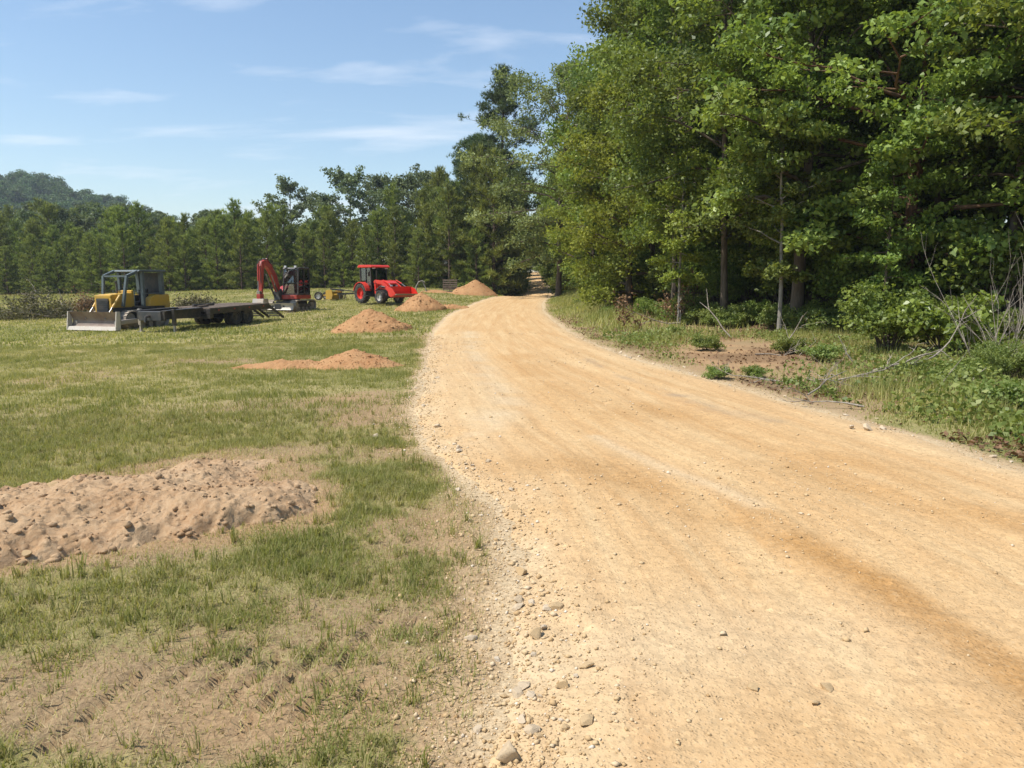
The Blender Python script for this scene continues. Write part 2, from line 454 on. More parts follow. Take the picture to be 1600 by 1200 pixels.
# soil, road, dirt
def ground_mat():
    n = NT('field_ground')
    g, lit, clay, grav = n.attr('grass'), n.attr('litter'), n.attr('clay'), n.attr('gravel')
    big = n.noise(.23, 4, .6); mid = n.noise(1.7, 5, .62); fine = n.noise(24, 5, .7); fib = n.noise(130, 4, .8)
    soil = n.mix(mid, (.185, .122, .066), (.285, .196, .108))
    soil = n.mix(n.ramp(fine, (.35, 0.), (.75, 1.)), soil, (.35, .255, .148))
    soil = n.mix(clay, soil, n.mix(mid, (.32, .185, .092), (.41, .265, .145)))
    soil = n.mix(n.math('ADD', grav, n.math('MULTIPLY', n.math('MULTIPLY', n.math('SUBTRACT', fine, .5), 1.6), grav), True), soil, n.mix(fine, (.44, .315, .175), (.56, .44, .28)))
    thatch = n.mix(fib, (.20, .15, .068), (.42, .33, .16))
    green = n.mix(mid, (.10, .125, .032), (.19, .20, .058))
    green = n.mix(n.ramp(big, (.34, 0.), (.58, 1.)), green, (.315, .265, .115))
    turf = n.mix(n.ramp(fib, (.42, 0.), (.66, .75)), green, thatch)
    gg = n.math('ADD', g, n.math('MULTIPLY', n.math('SUBTRACT', fine, .5), 1.1))
    c = n.mix(n.ramp(gg, (.25, 0.), (.6, 1.)), n.mix(n.math('MULTIPLY', n.ramp(fib, (.45, 0.), (.7, .5)), n.math('SUBTRACT', 1.0, grav, True)), soil, thatch), turf)
    litc = n.mix(n.ramp(fine, (.3, 0.), (.7, 1.)), (.055, .035, .020), (.17, .10, .055))
    mot = n.noise(46, 3, .8); c = n.mix(1.0, c, n.ramp(mot, (.30, .62), (.5, 1.0), (.72, 1.35)), 'MULTIPLY')
    c = n.mix(lit, c, litc)
    n.color(c).set(.95, 0, .15)
    b = n.bump(fine, .35, .03); n.bump(fib, .4, .02, b)
    return n.m
def road_mat():
    n = NT('clay_road')
    clay, pale, stain = n.attr('clay'), n.attr('pale'), n.attr('stain')
    uvx = n.attr('across'); uvy = n.attr('along')
    cv = n.n.new('ShaderNodeCombineXYZ'); n.l.new(uvx, cv.inputs[0]); n.l.new(uvy, cv.inputs[1])
    streak = n.noise(1.0, 6, .62, cv.outputs[0], .5, (3.2, .22, 1))
    big = n.noise(.45, 5, .6); fine = n.noise(38, 5, .75); peb = n.voro(55); peb2 = n.voro(21)
    c = n.mix(n.ramp(streak, (.36, 0.), (.66, 1.)), (.580, .400, .208), (.480, .290, .130))
    c = n.mix(n.ramp(big, (.45, 0.), (.75, .7)), c, (.51, .315, .145))
    c = n.mix(clay, c, n.mix(fine, (.37, .187, .058), (.415, .235, .088)))
    c = n.mix(pale, c, (.58, .455, .29))
    c = n.mix(stain, c, (.33, .245, .16))
    sp = n.n.new('ShaderNodeSeparateColor'); n.l.new(n.voro(34, out='Color'), sp.inputs[0]); c = n.mix(1.0, c, n.ramp(sp.outputs[0], (.0, .84), (.6, 1.0), (.97, 1.0), (1.0, 1.18)), 'MULTIPLY')
    mott = n.noise(9, 5, .75); c = n.mix(1.0, c, n.ramp(mott, (.32, .92), (.5, 1.0), (.7, 1.06)), 'MULTIPLY')
    c = n.mix(n.ramp(fine, (.52, 0.), (.85, .55)), c, (.55, .435, .275))
    c = n.mix(n.ramp(fine, (.12, .45), (.40, 0.)), c, (.31, .19, .092))
    n.color(c).set(.96, 0, .12)
    rut = n.noise(1.0, 3, .5, cv.outputs[0], .2, (9, .12, 1)); b0 = n.bump(rut, .28, .05); b = n.bump(n.ramp(peb, (.0, 1.), (.42, 0.)), .45, .014, b0); b = n.bump(n.ramp(peb2, (.0, 1.), (.4, 0.)), .25, .02, b)
    n.bump(fine, .55, .012, b)
    return n.m
def dirt_mat(name, a, b, cc):
    n = NT(name); mid = n.noise(2.2, 5, .6); fine = n.noise(30, 5, .72)
    c = n.mix(n.ramp(mid, (.35, 0.), (.65, 1.)), a, b)
    c = n.mix(n.ramp(fine, (.45, 0.), (.8, .8)), c, cc)
    c = n.mix(n.ramp(fine, (.15, .5), (.4, 0.)), c, tuple(v * .55 for v in a))
    n.color(c).set(.95, 0, .12)
    b_ = n.bump(n.ramp(n.voro(16), (0., 1.), (.45, 0.)), .5, .04); n.bump(fine, .8, .02, b_)
    return n.m
M['ground'] = ground_mat(); M['road'] = road_mat()
M['red_dirt'] = dirt_mat('orange_dirt', (.345, .17, .072), (.415, .235, .108), (.47, .30, .165))
M['grey_dirt'] = dirt_mat('stony_tan_dirt', (.355, .215, .112), (.435, .295, .17), (.52, .385, .245))
def rockmat(name, a, b):
    n = NT(name); o = n.tc.outputs['Object']; oi = n.n.new('ShaderNodeObjectInfo')
    c = n.mix(n.noise(7, 5, .6, o), a, b); c = n.mix(n.math('MULTIPLY', oi.outputs['Random'], .5), c, (.50, .34, .17))
    n.color(c).set(.9, 0, .2); n.bump(n.noise(22, 5, .7, o), .5, .02); return n.m
M['rock'] = rockmat('pale_rock', (.50, .40, .275), (.64, .54, .41))
M['tan_rock'] = rockmat('tan_rock', (.45, .31, .165), (.55, .40, .225))
n_ = NT('gravel'); n_.color(n_.ramp(n_.attr('var'), (0, (.38, .24, .11)), (.5, (.52, .37, .20)), (.85, (.58, .45, .29)), (1, (.66, .57, .45)))).set(.92, 0, .2); M['gravel'] = n_.m

# machines
M['yellow'] = paint('yellow_paint', (.62, .36, .035), .5, 0, .45)
M['red'] = paint('red_paint', (.66, .030, .014), .35, 0, .12)
M['dull_red'] = paint('dusty_red_paint', (.44, .035, .024), .42, 0, .3)
M['black'] = paint('black_paint', (.022, .022, .023), .5, 0, .25)
M['dark'] = paint('dark_grey_paint', (.045, .047, .05), .5, 0, .25)
M['canopy'] = paint('weathered_grey_green_paint', (.085, .112, .115), .5, 0, .2, (.3, .3, .27))
M['steel'] = paint('worn_steel', (.40, .37, .33), .5, .35, .9, (.48, .36, .24), 2.6)
M['blade'] = paint('scoured_blade_steel', (.27, .21, .16), .55, .2, 1.0, (.13, .065, .04), 1.8)
M['edge'] = paint('bright_dusty_steel', (.62, .56, .47), .6, .2, .5, (.5, .4, .28), 3)
M['track'] = paint('dusty_track_steel', (.42, .36, .28), .75, .2, .8, (.26, .19, .12), 6)
M['rubber'] = paint('rubber', (.028, .028, .028), .8, 0, .75, (.20, .165, .12), 5, .3)
M['rim'] = paint('pale_rim', (.55, .53, .48), .5, .1, .4)
M['chrome'] = paint('hydraulic_rod', (.30, .30, .30), .45, .6, .3)
M['plank'] = paint('weathered_planks', (.16, .12, .09), .85, 0, .5, (.28, .23, .175), 5, .2)
M['seat'] = paint('black_vinyl', (.018, .018, .02), .5, 0, .1)
M['decal'] = paint('dark_decal', (.02, .02, .02), .5, 0, .05)
M['lamp'] = paint('lamp_lens', (.65, .66, .66), .15, 0, .1)
g_ = NT('tinted_glass')
tb = g_.n.new('ShaderNodeBsdfTransparent'); tb.inputs[0].default_value = (.42, .50, .50, 1)
gb = g_.n.new('ShaderNodeBsdfGlossy'); gb.inputs['Roughness'].default_value = .04
lw = g_.n.new('ShaderNodeLayerWeight'); lw.inputs[0].default_value = .35
ms_ = g_.n.new('ShaderNodeMixShader')
g_.l.new(g_.math('ADD', g_.math('MULTIPLY', lw.outputs['Fresnel'], .8), .08, True), ms_.inputs[0])
g_.l.new(tb.outputs[0], ms_.inputs[1]); g_.l.new(gb.outputs[0], ms_.inputs[2]); g_.l.new(ms_.outputs[0], g_.out.inputs['Surface'])
M['glass'] = g_.m

# ------------------------------------------------------------------ ground sheet
def warp(n, lo, hi, c, a):
    s0, s1 = math.asinh((lo - c) / a), math.asinh((hi - c) / a)
    return c + a * np.sinh(np.linspace(s0, s1, n))
gx = warp(530, -900, 900, -1.0, 1.5); gy = warp(420, -60, 1400, 3.8, 1.6)
X, Y = np.meshgrid(gx, gy); Z = hground(X, Y)
def quads(ny, nx):
    i = np.arange(ny - 1)[:, None] * nx + np.arange(nx - 1)[None, :]
    return np.stack([i, i + 1, i + 1 + nx, i + nx], -1).reshape(-1, 4)
d = rdist(X, Y); gm = grassmask(X, Y)
litter = sst(-1.2, .8, X - edgeX(Y) + .7 * fbm(X * .8, Y * .8, 91, 3)) * (X > roadR(Y))
pine_floor = sst(-.03, .03, (Y - (70.5 - X * .19 * (X < 0))) / 40) * (X < roadL(Y) - 1)
litter = np.maximum(litter, pine_floor)
clay = np.clip(np.exp(-np.maximum(d, 0) / .5) * .5 + .8 * bare(X, Y) * vn(X * 1.1, Y * 1.1, 92), 0, 1)
redbank = 1.2 * np.exp(-((X - 6.0) / 1.7) ** 2 - ((Y - 19.5) / 4) ** 2) + 1.1 * np.exp(-((X - 4.6) / 1.3) ** 2 - ((Y - 16.5) / 3) ** 2)
redbank = 1.3 * redbank * np.clip(.8 + 1.3 * fbm(X * 1.1, Y * 1.1, 95, 4), 0, 1)
clay = np.clip(clay + .8 * redbank + .6 * np.where((X > -7) & (X < .5) & (Y > 2.5) & (Y < 9.5), sst(-.35, .05, polysd(X, Y, MP) + .25 * fbm(X * 2, Y * 2, 211, 4)), 0), 0, 1)
litter = np.maximum(litter, np.clip(.55 * (X > roadR(Y) + .5) * (Y < 32) * sst(-.1, .5, fbm(X * .8, Y * .8, 97, 4)), 0, 1))
gm = gm * (1 - np.clip(1.2 * redbank, 0, 1))
gravel = np.clip(np.exp(-np.maximum(d, 0) / .16) * (1.3 + 1.0 * fbm(X * 2.5, Y * 2.5, 93, 3)), 0, 1)
me = npmesh('ground', np.stack([X, Y, Z], -1).reshape(-1, 3), quads(*X.shape),
            {'grass': gm.ravel(), 'litter': litter.ravel(), 'clay': clay.ravel(), 'gravel': gravel.ravel()}, True)
tag(link('ground', me, M['ground']), kind='structure')

# ------------------------------------------------------------------ road sheet
ry = np.concatenate([warp(560, -7, 66, 3.4, 2.2), np.linspace(66.4, 175, 160)])
cu = np.linspace(-.09, 1.09, 170)
YY = np.repeat(ry[:, None], len(cu), 1); L_, R_ = roadL(YY), roadR(YY)
XX = L_ + (R_ - L_) * cu[None, :]
ZZ = hroad(XX, YY)
def polyline_mask(pts, w, x, y):
    P = [gp(*p) for p in pts]; m = np.zeros(np.shape(x))
    for a, b in zip(P[:-1], P[1:]):
        ax, ay, bx, by = a.x, a.y, b.x, b.y
        t = np.clip(((x - ax) * (bx - ax) + (y - ay) * (by - ay)) / ((bx - ax) ** 2 + (by - ay) ** 2), 0, 1)
        dd = np.hypot(x - ax - t * (bx - ax), y - ay - t * (by - ay))
        m = np.maximum(m, np.exp(-(dd / w) ** 2))
    return m
nz = fbm(XX * 1.6, YY * 1.6, 101, 4)
clayr = 1.05 * polyline_mask([(1240, 858), (1300, 890), (1370, 925), (1480, 1000), (1640, 1110)], .16, XX, YY) * np.clip(1 + .5 * nz, 0, 1.3)
clayr += .65 * polyline_mask([(780, 740), (900, 735), (1000, 770), (1150, 815)], .42, XX, YY) * np.clip(.9 + .8 * nz, 0, 1)
clayr += .5 * polyline_mask([(1230, 740), (1400, 790), (1600, 830)], .30, XX, YY) * np.clip(.8 + nz, 0, 1)
clayr += .45 * polyline_mask([(1010, 640), (1200, 700), (1450, 760)], .32, XX, YY) * np.clip(.8 + nz, 0, 1)
clayr += .35 * polyline_mask([(800, 560), (860, 620), (960, 660)], .6, XX, YY) * np.clip(.8 + nz, 0, 1)
paler = .7 * np.exp(-np.maximum(XX - L_, 0) / .45) * np.clip(.7 + .8 * nz, 0, 1) + .55 * np.exp(-np.maximum(R_ - XX, 0) / .3)
paler += .55 * polyline_mask([(720, 700), (800, 640), (740, 560), (735, 520)], .3, XX, YY) * np.clip(.7 + nz, 0, 1)
paler += .5 * polyline_mask([(930, 690), (1040, 740), (1180, 800)], .10, XX, YY)
paler += .35 * np.exp(-((XX - 1.0) / 1.1) ** 2 - ((YY - 3.3) / .55) ** 2)
stain = .75 * polyline_mask([(1060, 625), (1120, 645), (1210, 662)], .22, XX, YY) * np.clip(.55 + 1.3 * nz, 0, 1)
stain += .5 * polyline_mask([(880, 545), (960, 590), (1060, 625)], .10, XX, YY) * np.clip(.5 + 1.2 * nz, 0, 1)
me = npmesh('dirt_road', np.stack([XX, YY, ZZ], -1).reshape(-1, 3), quads(*XX.shape),
            {'clay': np.clip(clayr, 0, 1).ravel(), 'pale': np.clip(paler, 0, 1).ravel(), 'stain': np.clip(stain, 0, 1).ravel(),
             'across': (XX - (L_ + R_) / 2).ravel(), 'along': YY.ravel()}, True)
tag(link('dirt_road', me, M['road']), kind='structure')

# ------------------------------------------------------------------ far hill
hx = np.linspace(-700, -60, 110); hy = np.linspace(230, 800, 80); HX, HY = np.meshgrid(hx, hy)
def hill_h(x, y):
    return 2 + 38 * np.exp(-((x + 268) / 78) ** 2 * .5 - ((y - 430) / 120) ** 2 * .5) + 36 * np.exp(-((x + 430) / 110) ** 2 * .5 - ((y - 470) / 120) ** 2 * .5) \
        + 4 * fbm(x * .02, y * .02, 111, 3) - 6 * sst(.5, 1, np.maximum(np.abs(x + 380) / 320, np.abs(y - 515) / 285)) - 4
me = npmesh('hill', np.stack([HX, HY, hill_h(HX, HY)], -1).reshape(-1, 3), quads(*HX.shape), {'grass': np.full(HX.size, .4), 'litter': np.full(HX.size, .8)}, True)
tag(link('hill', me, M['ground']), kind='structure')

# ------------------------------------------------------------------ foliage builders
def unit(v): return v / np.maximum(np.linalg.norm(v, axis=-1, keepdims=True), 1e-9)
def leaves(name, C, size, rng, up=.6, width=.32, fold=.12, var=None, out=None):
    """one folded leaf face at every centre"""
    n = len(C); size = np.broadcast_to(size, (n,))[:, None]
    N = rng.normal(size=(n, 3)); N[:, 2] += up
    if out is not None: N += out
    N = unit(N); A = unit(np.cross(N, rng.normal(size=(n, 3)))); S = np.cross(N, A)
    h = size * .5
    V = np.stack([C - A * h, C + S * size * width + N * size * fold, C + A * h - N * size * fold * .6, C - S * size * width + N * size * fold], 1).reshape(-1, 3)
    Fc = np.arange(n * 4).reshape(n, 4)
    if var is None: var = rng.random(n)
    return npmesh(name, V, Fc, {'var': np.repeat(var, 4)})
def needles(name, C, D, length, width, k, rng, spread=.75, var=None):
    """k thin needle faces fanning out of every tuft centre C along D"""
    n = len(C); C = np.repeat(C, k, 0); D = np.repeat(D, k, 0)
    D = unit(D + spread * rng.normal(size=(n * k, 3))); L = (length * rng.uniform(.7, 1.15, n * k))[:, None]
    S = unit(np.cross(D, rng.normal(size=(n * k, 3)))) * width
    V = np.stack([C - S * .5, C + S * .5, C + D * L], 1).reshape(-1, 3)
    if var is None: var = rng.random(n)
    v = np.clip(np.repeat(var, k) + rng.normal(0, .12, n * k), 0, 1)
    return npmesh(name, V, np.arange(n * k * 3).reshape(-1, 3), {'var': np.repeat(v, 3)})
def tubemesh(name, segs, k=6):
    b = MB()
    for pts, r in segs: b.tube(pts, r, k, cap=False)
    Fc = np.array(b.f, np.int32)
    return npmesh(name, np.array(b.v), Fc, smooth=True)

def hardwood(seed, H, base, Rr, nl=30, leaf=.16, per=70, cr=.55, r0=.16, droop=.1, peak=.5, flat=.55, up=.7, twigs=5, side=None, bare_low=0, lean=0):
    """trunk with limbs, leaf clumps round the twigs; returns (trunk mesh, crown mesh)"""
    rng = np.random.default_rng(seed)
    nt = 9; tz = np.linspace(0, 1, nt)
    wx = np.cumsum(rng.normal(0, .012 * H, nt)) * tz + lean * tz; wy = np.cumsum(rng.normal(0, .012 * H, nt)) * tz
    tp = np.stack([wx, wy, tz * H * .93 - .25], 1); tr = r0 * (1 - tz) ** .85 + .02
    tr[0] *= 1.35
    segs = [([Vector(p) for p in tp], list(tr))]
    cen, crd = [], []
    tb = base / H
    for i in range(nl):
        t = tb + (1 - tb) * ((i + rng.random()) / nl) * .97
        p = np.array([np.interp(t, tz, tp[:, j]) for j in range(3)])
        az = i * 2.399 + rng.normal(0, .4)
        u = (t - tb) / (1 - tb)
        prof = max(.16, 1 - (abs(u - peak) / (peak if u < peak else 1 - peak)) ** 2 * (.55 if u < peak else .9))
        L = Rr * prof * rng.uniform(.72, 1.15)
        if side is not None: L *= 1 + .35 * math.cos(az - side)
        el = R(6 + 55 * u ** 1.2) + rng.normal(0, .22)
        ss = np.linspace(0, 1, 5)
        hd = np.array([math.cos(az), math.sin(az), 0])
        pts = p + np.outer(ss, hd) * L * math.cos(el); pts[:, 2] += ss * L * math.sin(el) - droop * L * ss ** 2
        pts[1:] += rng.normal(0, .03 * L, (4, 3))
        rl = max(.015, r0 * (1 - t) * .55 + .012)
        segs.append(([Vector(q) for q in pts], [rl, rl * .8, rl * .6, rl * .4, rl * .18]))
        cen.append(pts[-1]); crd.append(1)
        for s in np.linspace(.3, .92, twigs):
            q = np.array([np.interp(s, ss, pts[:, j]) for j in range(3)])
            a2 = az + rng.choice([-1, 1]) * rng.uniform(.5, 1.25)
            l2 = L * rng.uniform(.2, .42) * (1.15 - .4 * s)
            e2 = rng.uniform(-.15, .5)
            e = q + l2 * np.array([math.cos(a2) * math.cos(e2), math.sin(a2) * math.cos(e2), math.sin(e2) - droop])
            segs.append(([Vector(q), Vector(e)], [rl * .35 + .006, .006]))
            cen += [e, q + (e - q) * .55]; crd += [1, .8]
            if rng.random() < .4: cen.append(q + rng.normal(0, .2, 3)); crd.append(.6)
    cen = np.array(cen); crd = np.array(crd) * cr * rng.uniform(.65, 1.3, len(crd))
    k = np.maximum((per * (crd / cr) ** 1.6).astype(int), 6)
    idx = np.repeat(np.arange(len(cen)), k)
    off = rng.normal(size=(len(idx), 3)); off = unit(off) * (rng.random((len(idx), 1)) ** .5)
    off[:, 2] *= flat
    C = cen[idx] + off * crd[idx][:, None]
    cv = rng.normal(.45, .2, len(cen))
    var = np.clip(cv[idx] + rng.normal(0, .17, len(idx)), 0, 1)
    hor = C.copy(); hor[:, 2] = 0
    me = leaves('crown', C, leaf * rng.uniform(.5, 1.4, len(C)), rng, up, .30, .12, var, .45 * unit(hor))
    return tubemesh('trunk', segs), me

def youngpine(seed, H, Rr, k=9):
    rng = np.random.default_rng(seed)
    segs = [([Vector((0, 0, -.2)), Vector((rng.normal(0, .05), 0, H * .5)), Vector((0, 0, H))], [.011 * H + .02, .008 * H + .01, .012])]
    C, D, V = [], [], []
    z = H * .02
    while z < H * .985:
        t = z / H; nb = rng.integers(3, 6); a0 = rng.random() * 6.28
        for b in range(nb):
            az = a0 + b * 6.283 / nb + rng.normal(0, .2)
            L = Rr * (1.02 - t) ** .50 * rng.uniform(.55, 1.25) * min(1, .8 + t * 2.2) + .12
            el = R(8 + 50 * t ** 1.5) + rng.normal(0, .1)
            d = np.array([math.cos(az) * math.cos(el), math.sin(az) * math.cos(el), math.sin(el)])
            p0 = np.array([0, 0, z])
            segs.append(([Vector(p0), Vector(p0 + d * L)], [.012 + .006 * L, .005]))
            m = max(2, int(L / .24)); vb = rng.normal(.42, .2)
            for s in np.linspace(.4, 1, m):
                for q in range(2):
                    C.append(p0 + d * L * s + rng.normal(0, .10, 3) * (1, 1, .6)); D.append(d * .6 + (0, 0, .75)); V.append(vb + rng.normal(0, .12) + .15 * s - .05)
        z += H * rng.uniform(.034, .052)
    for i in range(8): C.append(np.array([0, 0, H - .1 * i])); D.append((0, 0, 1.4)); V.append(.6)
    return tubemesh('trunk', segs, 5), needles('crown', np.array(C), np.array(D), .42, .066, k, rng, .6, np.clip(np.array(V), 0, 1))

def tallpine(seed, H, base, Rr, r0=.26):
    rng = np.random.default_rng(seed)
    tz = np.linspace(0, 1, 8); tp = np.stack([np.cumsum(rng.normal(0, .12, 8)) * tz, np.cumsum(rng.normal(0, .12, 8)) * tz, tz * H - .3], 1)
    segs = [([Vector(p) for p in tp], list(r0 * (1 - tz) ** .7 + .03))]
    C, D, V = [], [], []
    for i in range(58):
        t = base / H + (1 - base / H) * ((i // 4 + .5 + rng.normal(0, .10)) / 14.5)
        u = (t - base / H) / (1 - base / H)
        p = np.array([np.interp(t, tz, tp[:, j]) for j in range(3)])
        az = i * 2.4 + rng.normal(0, .5); L = Rr * (1 - max(u, 0) ** 2.2 * .72) * rng.uniform(.35, 1.2) * (.6 + .4 * min(1, max(u, .05) * 3)); el = R(rng.uniform(-5, 25) + 28 * max(u, 0))
        d = np.array([math.cos(az) * math.cos(el), math.sin(az) * math.cos(el), math.sin(el)])
        m_ = p + d * L * .55 - np.array([0, 0, .06 * L]); e = p + d * L
        rl = .02 + .045 * max(.1, 1 - u)
        segs.append(([Vector(p), Vector(m_), Vector(e)], [rl, rl * .7, .012]))
        vb = rng.normal(.42, .15)
        for c in range(rng.integers(7, 12)):
            s = rng.uniform(.45, 1.05); cc = p + d * L * s + rng.normal(0, .12 * L + .12, 3) * (1, 1, .45)
            segs.append(([Vector(p + d * L * s * .9), Vector(cc)], [.014, .006]))
            for q in range(rng.integers(9, 15)):
                C.append(cc + rng.normal(0, .26, 3) * (1, 1, .6)); D.append(d * .3 + (0, 0, .6)); V.append(vb + rng.normal(0, .1))
    return tubemesh('trunk', segs, 7), needles('crown', np.array(C), np.array(D), .40, .06, 9, rng, .85, np.clip(np.array(V), 0, 1))

def tree(name, meshes, mats, loc, rz=0, s=1.0, label='', cat='tree', group=None, sz=None):
    e = empty(name, loc, rz, s)
    if sz: e.scale = (s, s, sz)
    if len(meshes) == 4: mats = (M[meshes[2]], M[meshes[3]])
    for nm, me_, mt in zip(('trunk', 'crown'), meshes, mats):
        if len(me_.materials) == 0: me_.materials.append(mt)
        o = link(nm, me_, None, e)
        if mt is not None: o.material_slots[0].link = 'OBJECT'; o.material_slots[0].material = mt
    return tag(e, label, cat, group)
def onground(x, y): return (x, y, float(hground(np.array([x]), np.array([y]))[0]))

def seg_name(x, y, segs=((150, 'beyond the large brush heap'), (258, 'behind the yellow bulldozer'), (395, 'behind the flatbed trailer'), (492, 'behind the red excavator'), (555, 'behind the drag grader'), (660, 'behind the red tractor'), (722, 'behind the wooden pallet'), (9999, 'beside the far shaded road'))):
    u = CX + F * x / y
    return next(n for lim, n in segs if u < lim)
WOOD = ((960, 'behind the yellow-green tree at the bend'), (1100, 'behind the withered brown branch'), (1230, 'behind the pale-stemmed saplings'), (1380, 'left of the reddish oak trunk'), (1520, 'behind the bright broad-leaved shrub'), (99999, 'behind the bare grey dead brush'))
# ------------------------------------------------------------------ the wood on the right
RND = random.Random(11)
oakA = hardwood(1, 12.5, 2.4, 5.2, 38, .175, 104, .62, .20, .12, .38, .5, .8)
oakB = hardwood(2, 12.0, 3.2, 4.4, 32, .175, 98, .62, .20, .12, .4, .5, .8)
hwA = hardwood(3, 16.0, 3.4, 4.2, 40, .165, 74, .64, .125, .16, .42, .85, .6)
hwB = hardwood(4, 17.0, 4.0, 4.0, 40, .165, 74, .64, .11, .14, .46, .85, .6)
lowA = hardwood(5, 13.0, .7, 3.7, 44, .165, 70, .62, .15, .14, .32, .85, .6)
pale = hardwood(6, 18.0, 3.0, 4.9, 46, .19, 66, .66, .18, .2, .42, .8, .3, side=2.8)
thin = hardwood(7, 8.5, 2.2, 1.9, 22, .15, 44, .42, .055, .1, .5, .55, .7, 4)

G_EDGE = 'trees along the wood edge'
def xy(u, Y): return ((u - CX) / F * Y / 1.0, Y)
edge = [
    ('oak_tree', oakA, 'red_bark', 'oak_leaf', 11.6, 22.8, 10, 1.0, 'broad oak with reddish trunk and low drooping boughs behind the bright shrub'),
    ('oak_tree', oakB, 'bark', 'oak_leaf', 14.6, 19.0, 200, .95, 'oak at the verge with boughs above the bare grey dead brush'),
    ('oak_tree', oakB, 'bark', 'oak_leaf', 9.1, 24.6, 120, 1.0, 'oak with hanging sunlit boughs between the thin pale trunk and broad oak'),
    ('hardwood_tree', hwA, 'bark', 'leaf', 7.6, 27.5, 40, .95, 'tall straight hardwood with pale thin trunk at the dark wood edge'),
    ('hardwood_tree', hwB, 'bark', 'leaf', 6.6, 31.5, 160, 1.0, 'tall dense hardwood rising above the withered brown branch'),
    ('hardwood_tree', lowA, 'bark', 'yellow_leaf', 5.7, 37.5, 70, 1.0, 'yellow-green hardwood leafy to the ground beside the road bend'),
    ('hardwood_tree', hwA, 'bark', 'leaf', 5.9, 42.0, 250, 1.05, 'tall hardwood standing behind the yellow-green leafy tree at the bend'),
    ('hardwood_tree', lowA, 'bark', 'yellow_leaf', 5.0, 47.5, 300, .85, 'smaller yellow-green tree overhanging the road crest'),
    ('hardwood_tree', pale, 'bark', 'pale_leaf', 3.4, 57.0, 0, 1.0, 'pale feathery-leaved tree leaning over the road in front of tall pine'),
    ('hardwood_tree', lowA, 'bark', 'leaf', 5.6, 66.0, 140, .95, 'dark low-branched tree right of the far shaded road'),
    ('sapling', thin, 'pale_bark', 'leaf', 8.2, 23.6, 0, .9, 'slender pale-stemmed sapling in front of the dark wood'),
    ('sapling', thin, 'pale_bark', 'yellow_leaf', 6.1, 28.2, 90, .8, 'small sapling with pale stem beside the red earth bank'),
    ('sapling', thin, 'bark', 'oak_leaf', 10.4, 21.6, 190, .7, 'short sapling in front of the broad oak trunk'),
]
def withmat(ms, bark, leaf): return (ms[0], ms[1], bark, leaf)
taken = []
for (nm, ms, bk, lf, x, y, rz, s, lab) in edge:
    tree(nm, withmat(ms, bk, lf), (None, None), onground(x, y), R(rz), s, lab, 'tree')
    taken.append((x, y))
# interior
k = 0
for row in range(14):
    for c in range(6):
        y = 21 + row * 4.4 + RND.uniform(-1.2, 1.2); x = float(edgeX(y)) + 2.2 + c * 3.4 + RND.uniform(-1.2, 1.2)
        if y > 60 and c > 4 or c > 7 - row * .1 and row > 6 or x > .72 * y + 9: continue
        if min(math.hypot(x - a, y - b) for a, b in taken) < 2.0: continue
        taken.append((x, y)); k += 1
        ms = withmat([hwA, hwB, hwA, oakA, hwB][k % 5], 'bark', ['leaf', 'leaf', 'leaf', 'oak_leaf', 'leaf'][k % 5])
        front = c == 0
        tree('hardwood_tree', ms, (None, None), onground(x, y), RND.uniform(0, 6.28), RND.uniform(.9, 1.12),
             'grey-trunked hardwood inside the dark wood ' + seg_name(x, y, WOOD), 'tree', 'trees inside the wood ' + seg_name(x, y, WOOD))
for y in (75, 84, 94, 104, 116, 128, 142, 156):
    for dx_ in (1.4, 5.0):
        x = float(roadR(np.array(y))) + dx_ + RND.uniform(-.4, .6)
        ms = withmat([hwA, lowA][int(dx_ < 2)], 'bark', 'leaf')
        tree('hardwood_tree', ms, (None, None), onground(x, y), RND.uniform(0, 6.28), RND.uniform(.95, 1.2),
             'leafy tree lining the right side of the far shaded road', 'tree', 'trees right of the far road')
for i, x in enumerate((-9, -5.5, -2, 1.2, 4.2, 7.5, 11, 15)):
    tree('hardwood_tree', withmat([lowA, hwA][i % 2], 'bark', 'leaf'), (None, None), onground(x, 176 + (i % 3) * 3), i, .9 + .05 * (i % 3), 'leafy tree closing the view at the far end of road', 'tree', 'trees at the far end of the road')
print('wood trees', k)

# ------------------------------------------------------------------ pines
pines = [youngpine(20 + i, 8.0 + .6 * (i % 3), 2.3 + .3 * (i % 2)) for i in range(5)]
for a, b in pines: a.materials.append(M['pine_bark']); b.materials.append(M['needle'])
def pline(t): return np.interp(t, [-66, -40, -18, -6, -.5], [89, 80, 76, 72.5, 71])
k = 0
for row in range(4):
    x = -68.0 + row * .8
    while x < -1.2:
        y = float(pline(x)) + row * 3.0 + RND.uniform(-.8, .8); xx = x + RND.uniform(-.5, .5)
        big = .80 + .40 * sst(-14, -3, np.array(x)) + (-.06 if row == 0 else .04 * row)
        big = float(big) * RND.uniform(.70, 1.18)
        if row == 0: big *= RND.uniform(.8, 1.05)
        if xx < float(roadL(np.array(y))) - 1.4:
            tree('young_pine', pines[k % 5], (None, None), onground(xx, y), RND.uniform(0, 6.28), big * RND.uniform(.9, 1.15), 
                 ('bushy young pine in the front of the planting ' if row < 2 else 'young pine top showing over the front row of the planting ') + seg_name(xx, y), 'pine tree',
                 ('front young pines ' if row < 2 else 'rear young pines ') + seg_name(xx, y))
        k += 1; x += RND.uniform(1.7, 2.9)
for y in (78, 83, 89, 96, 103, 111, 120, 130, 141, 153):
    for off in (1.6, 4.0):
        xx = float(roadL(np.array(y))) - off + RND.uniform(-.5, .4)
        tree('young_pine', pines[k % 5], (None, None), onground(xx, y), RND.uniform(0, 6.28), RND.uniform(.85, 1.1),
             'young pine lining the left side of the far shaded road', 'pine tree', 'pines left of the far road'); k += 1
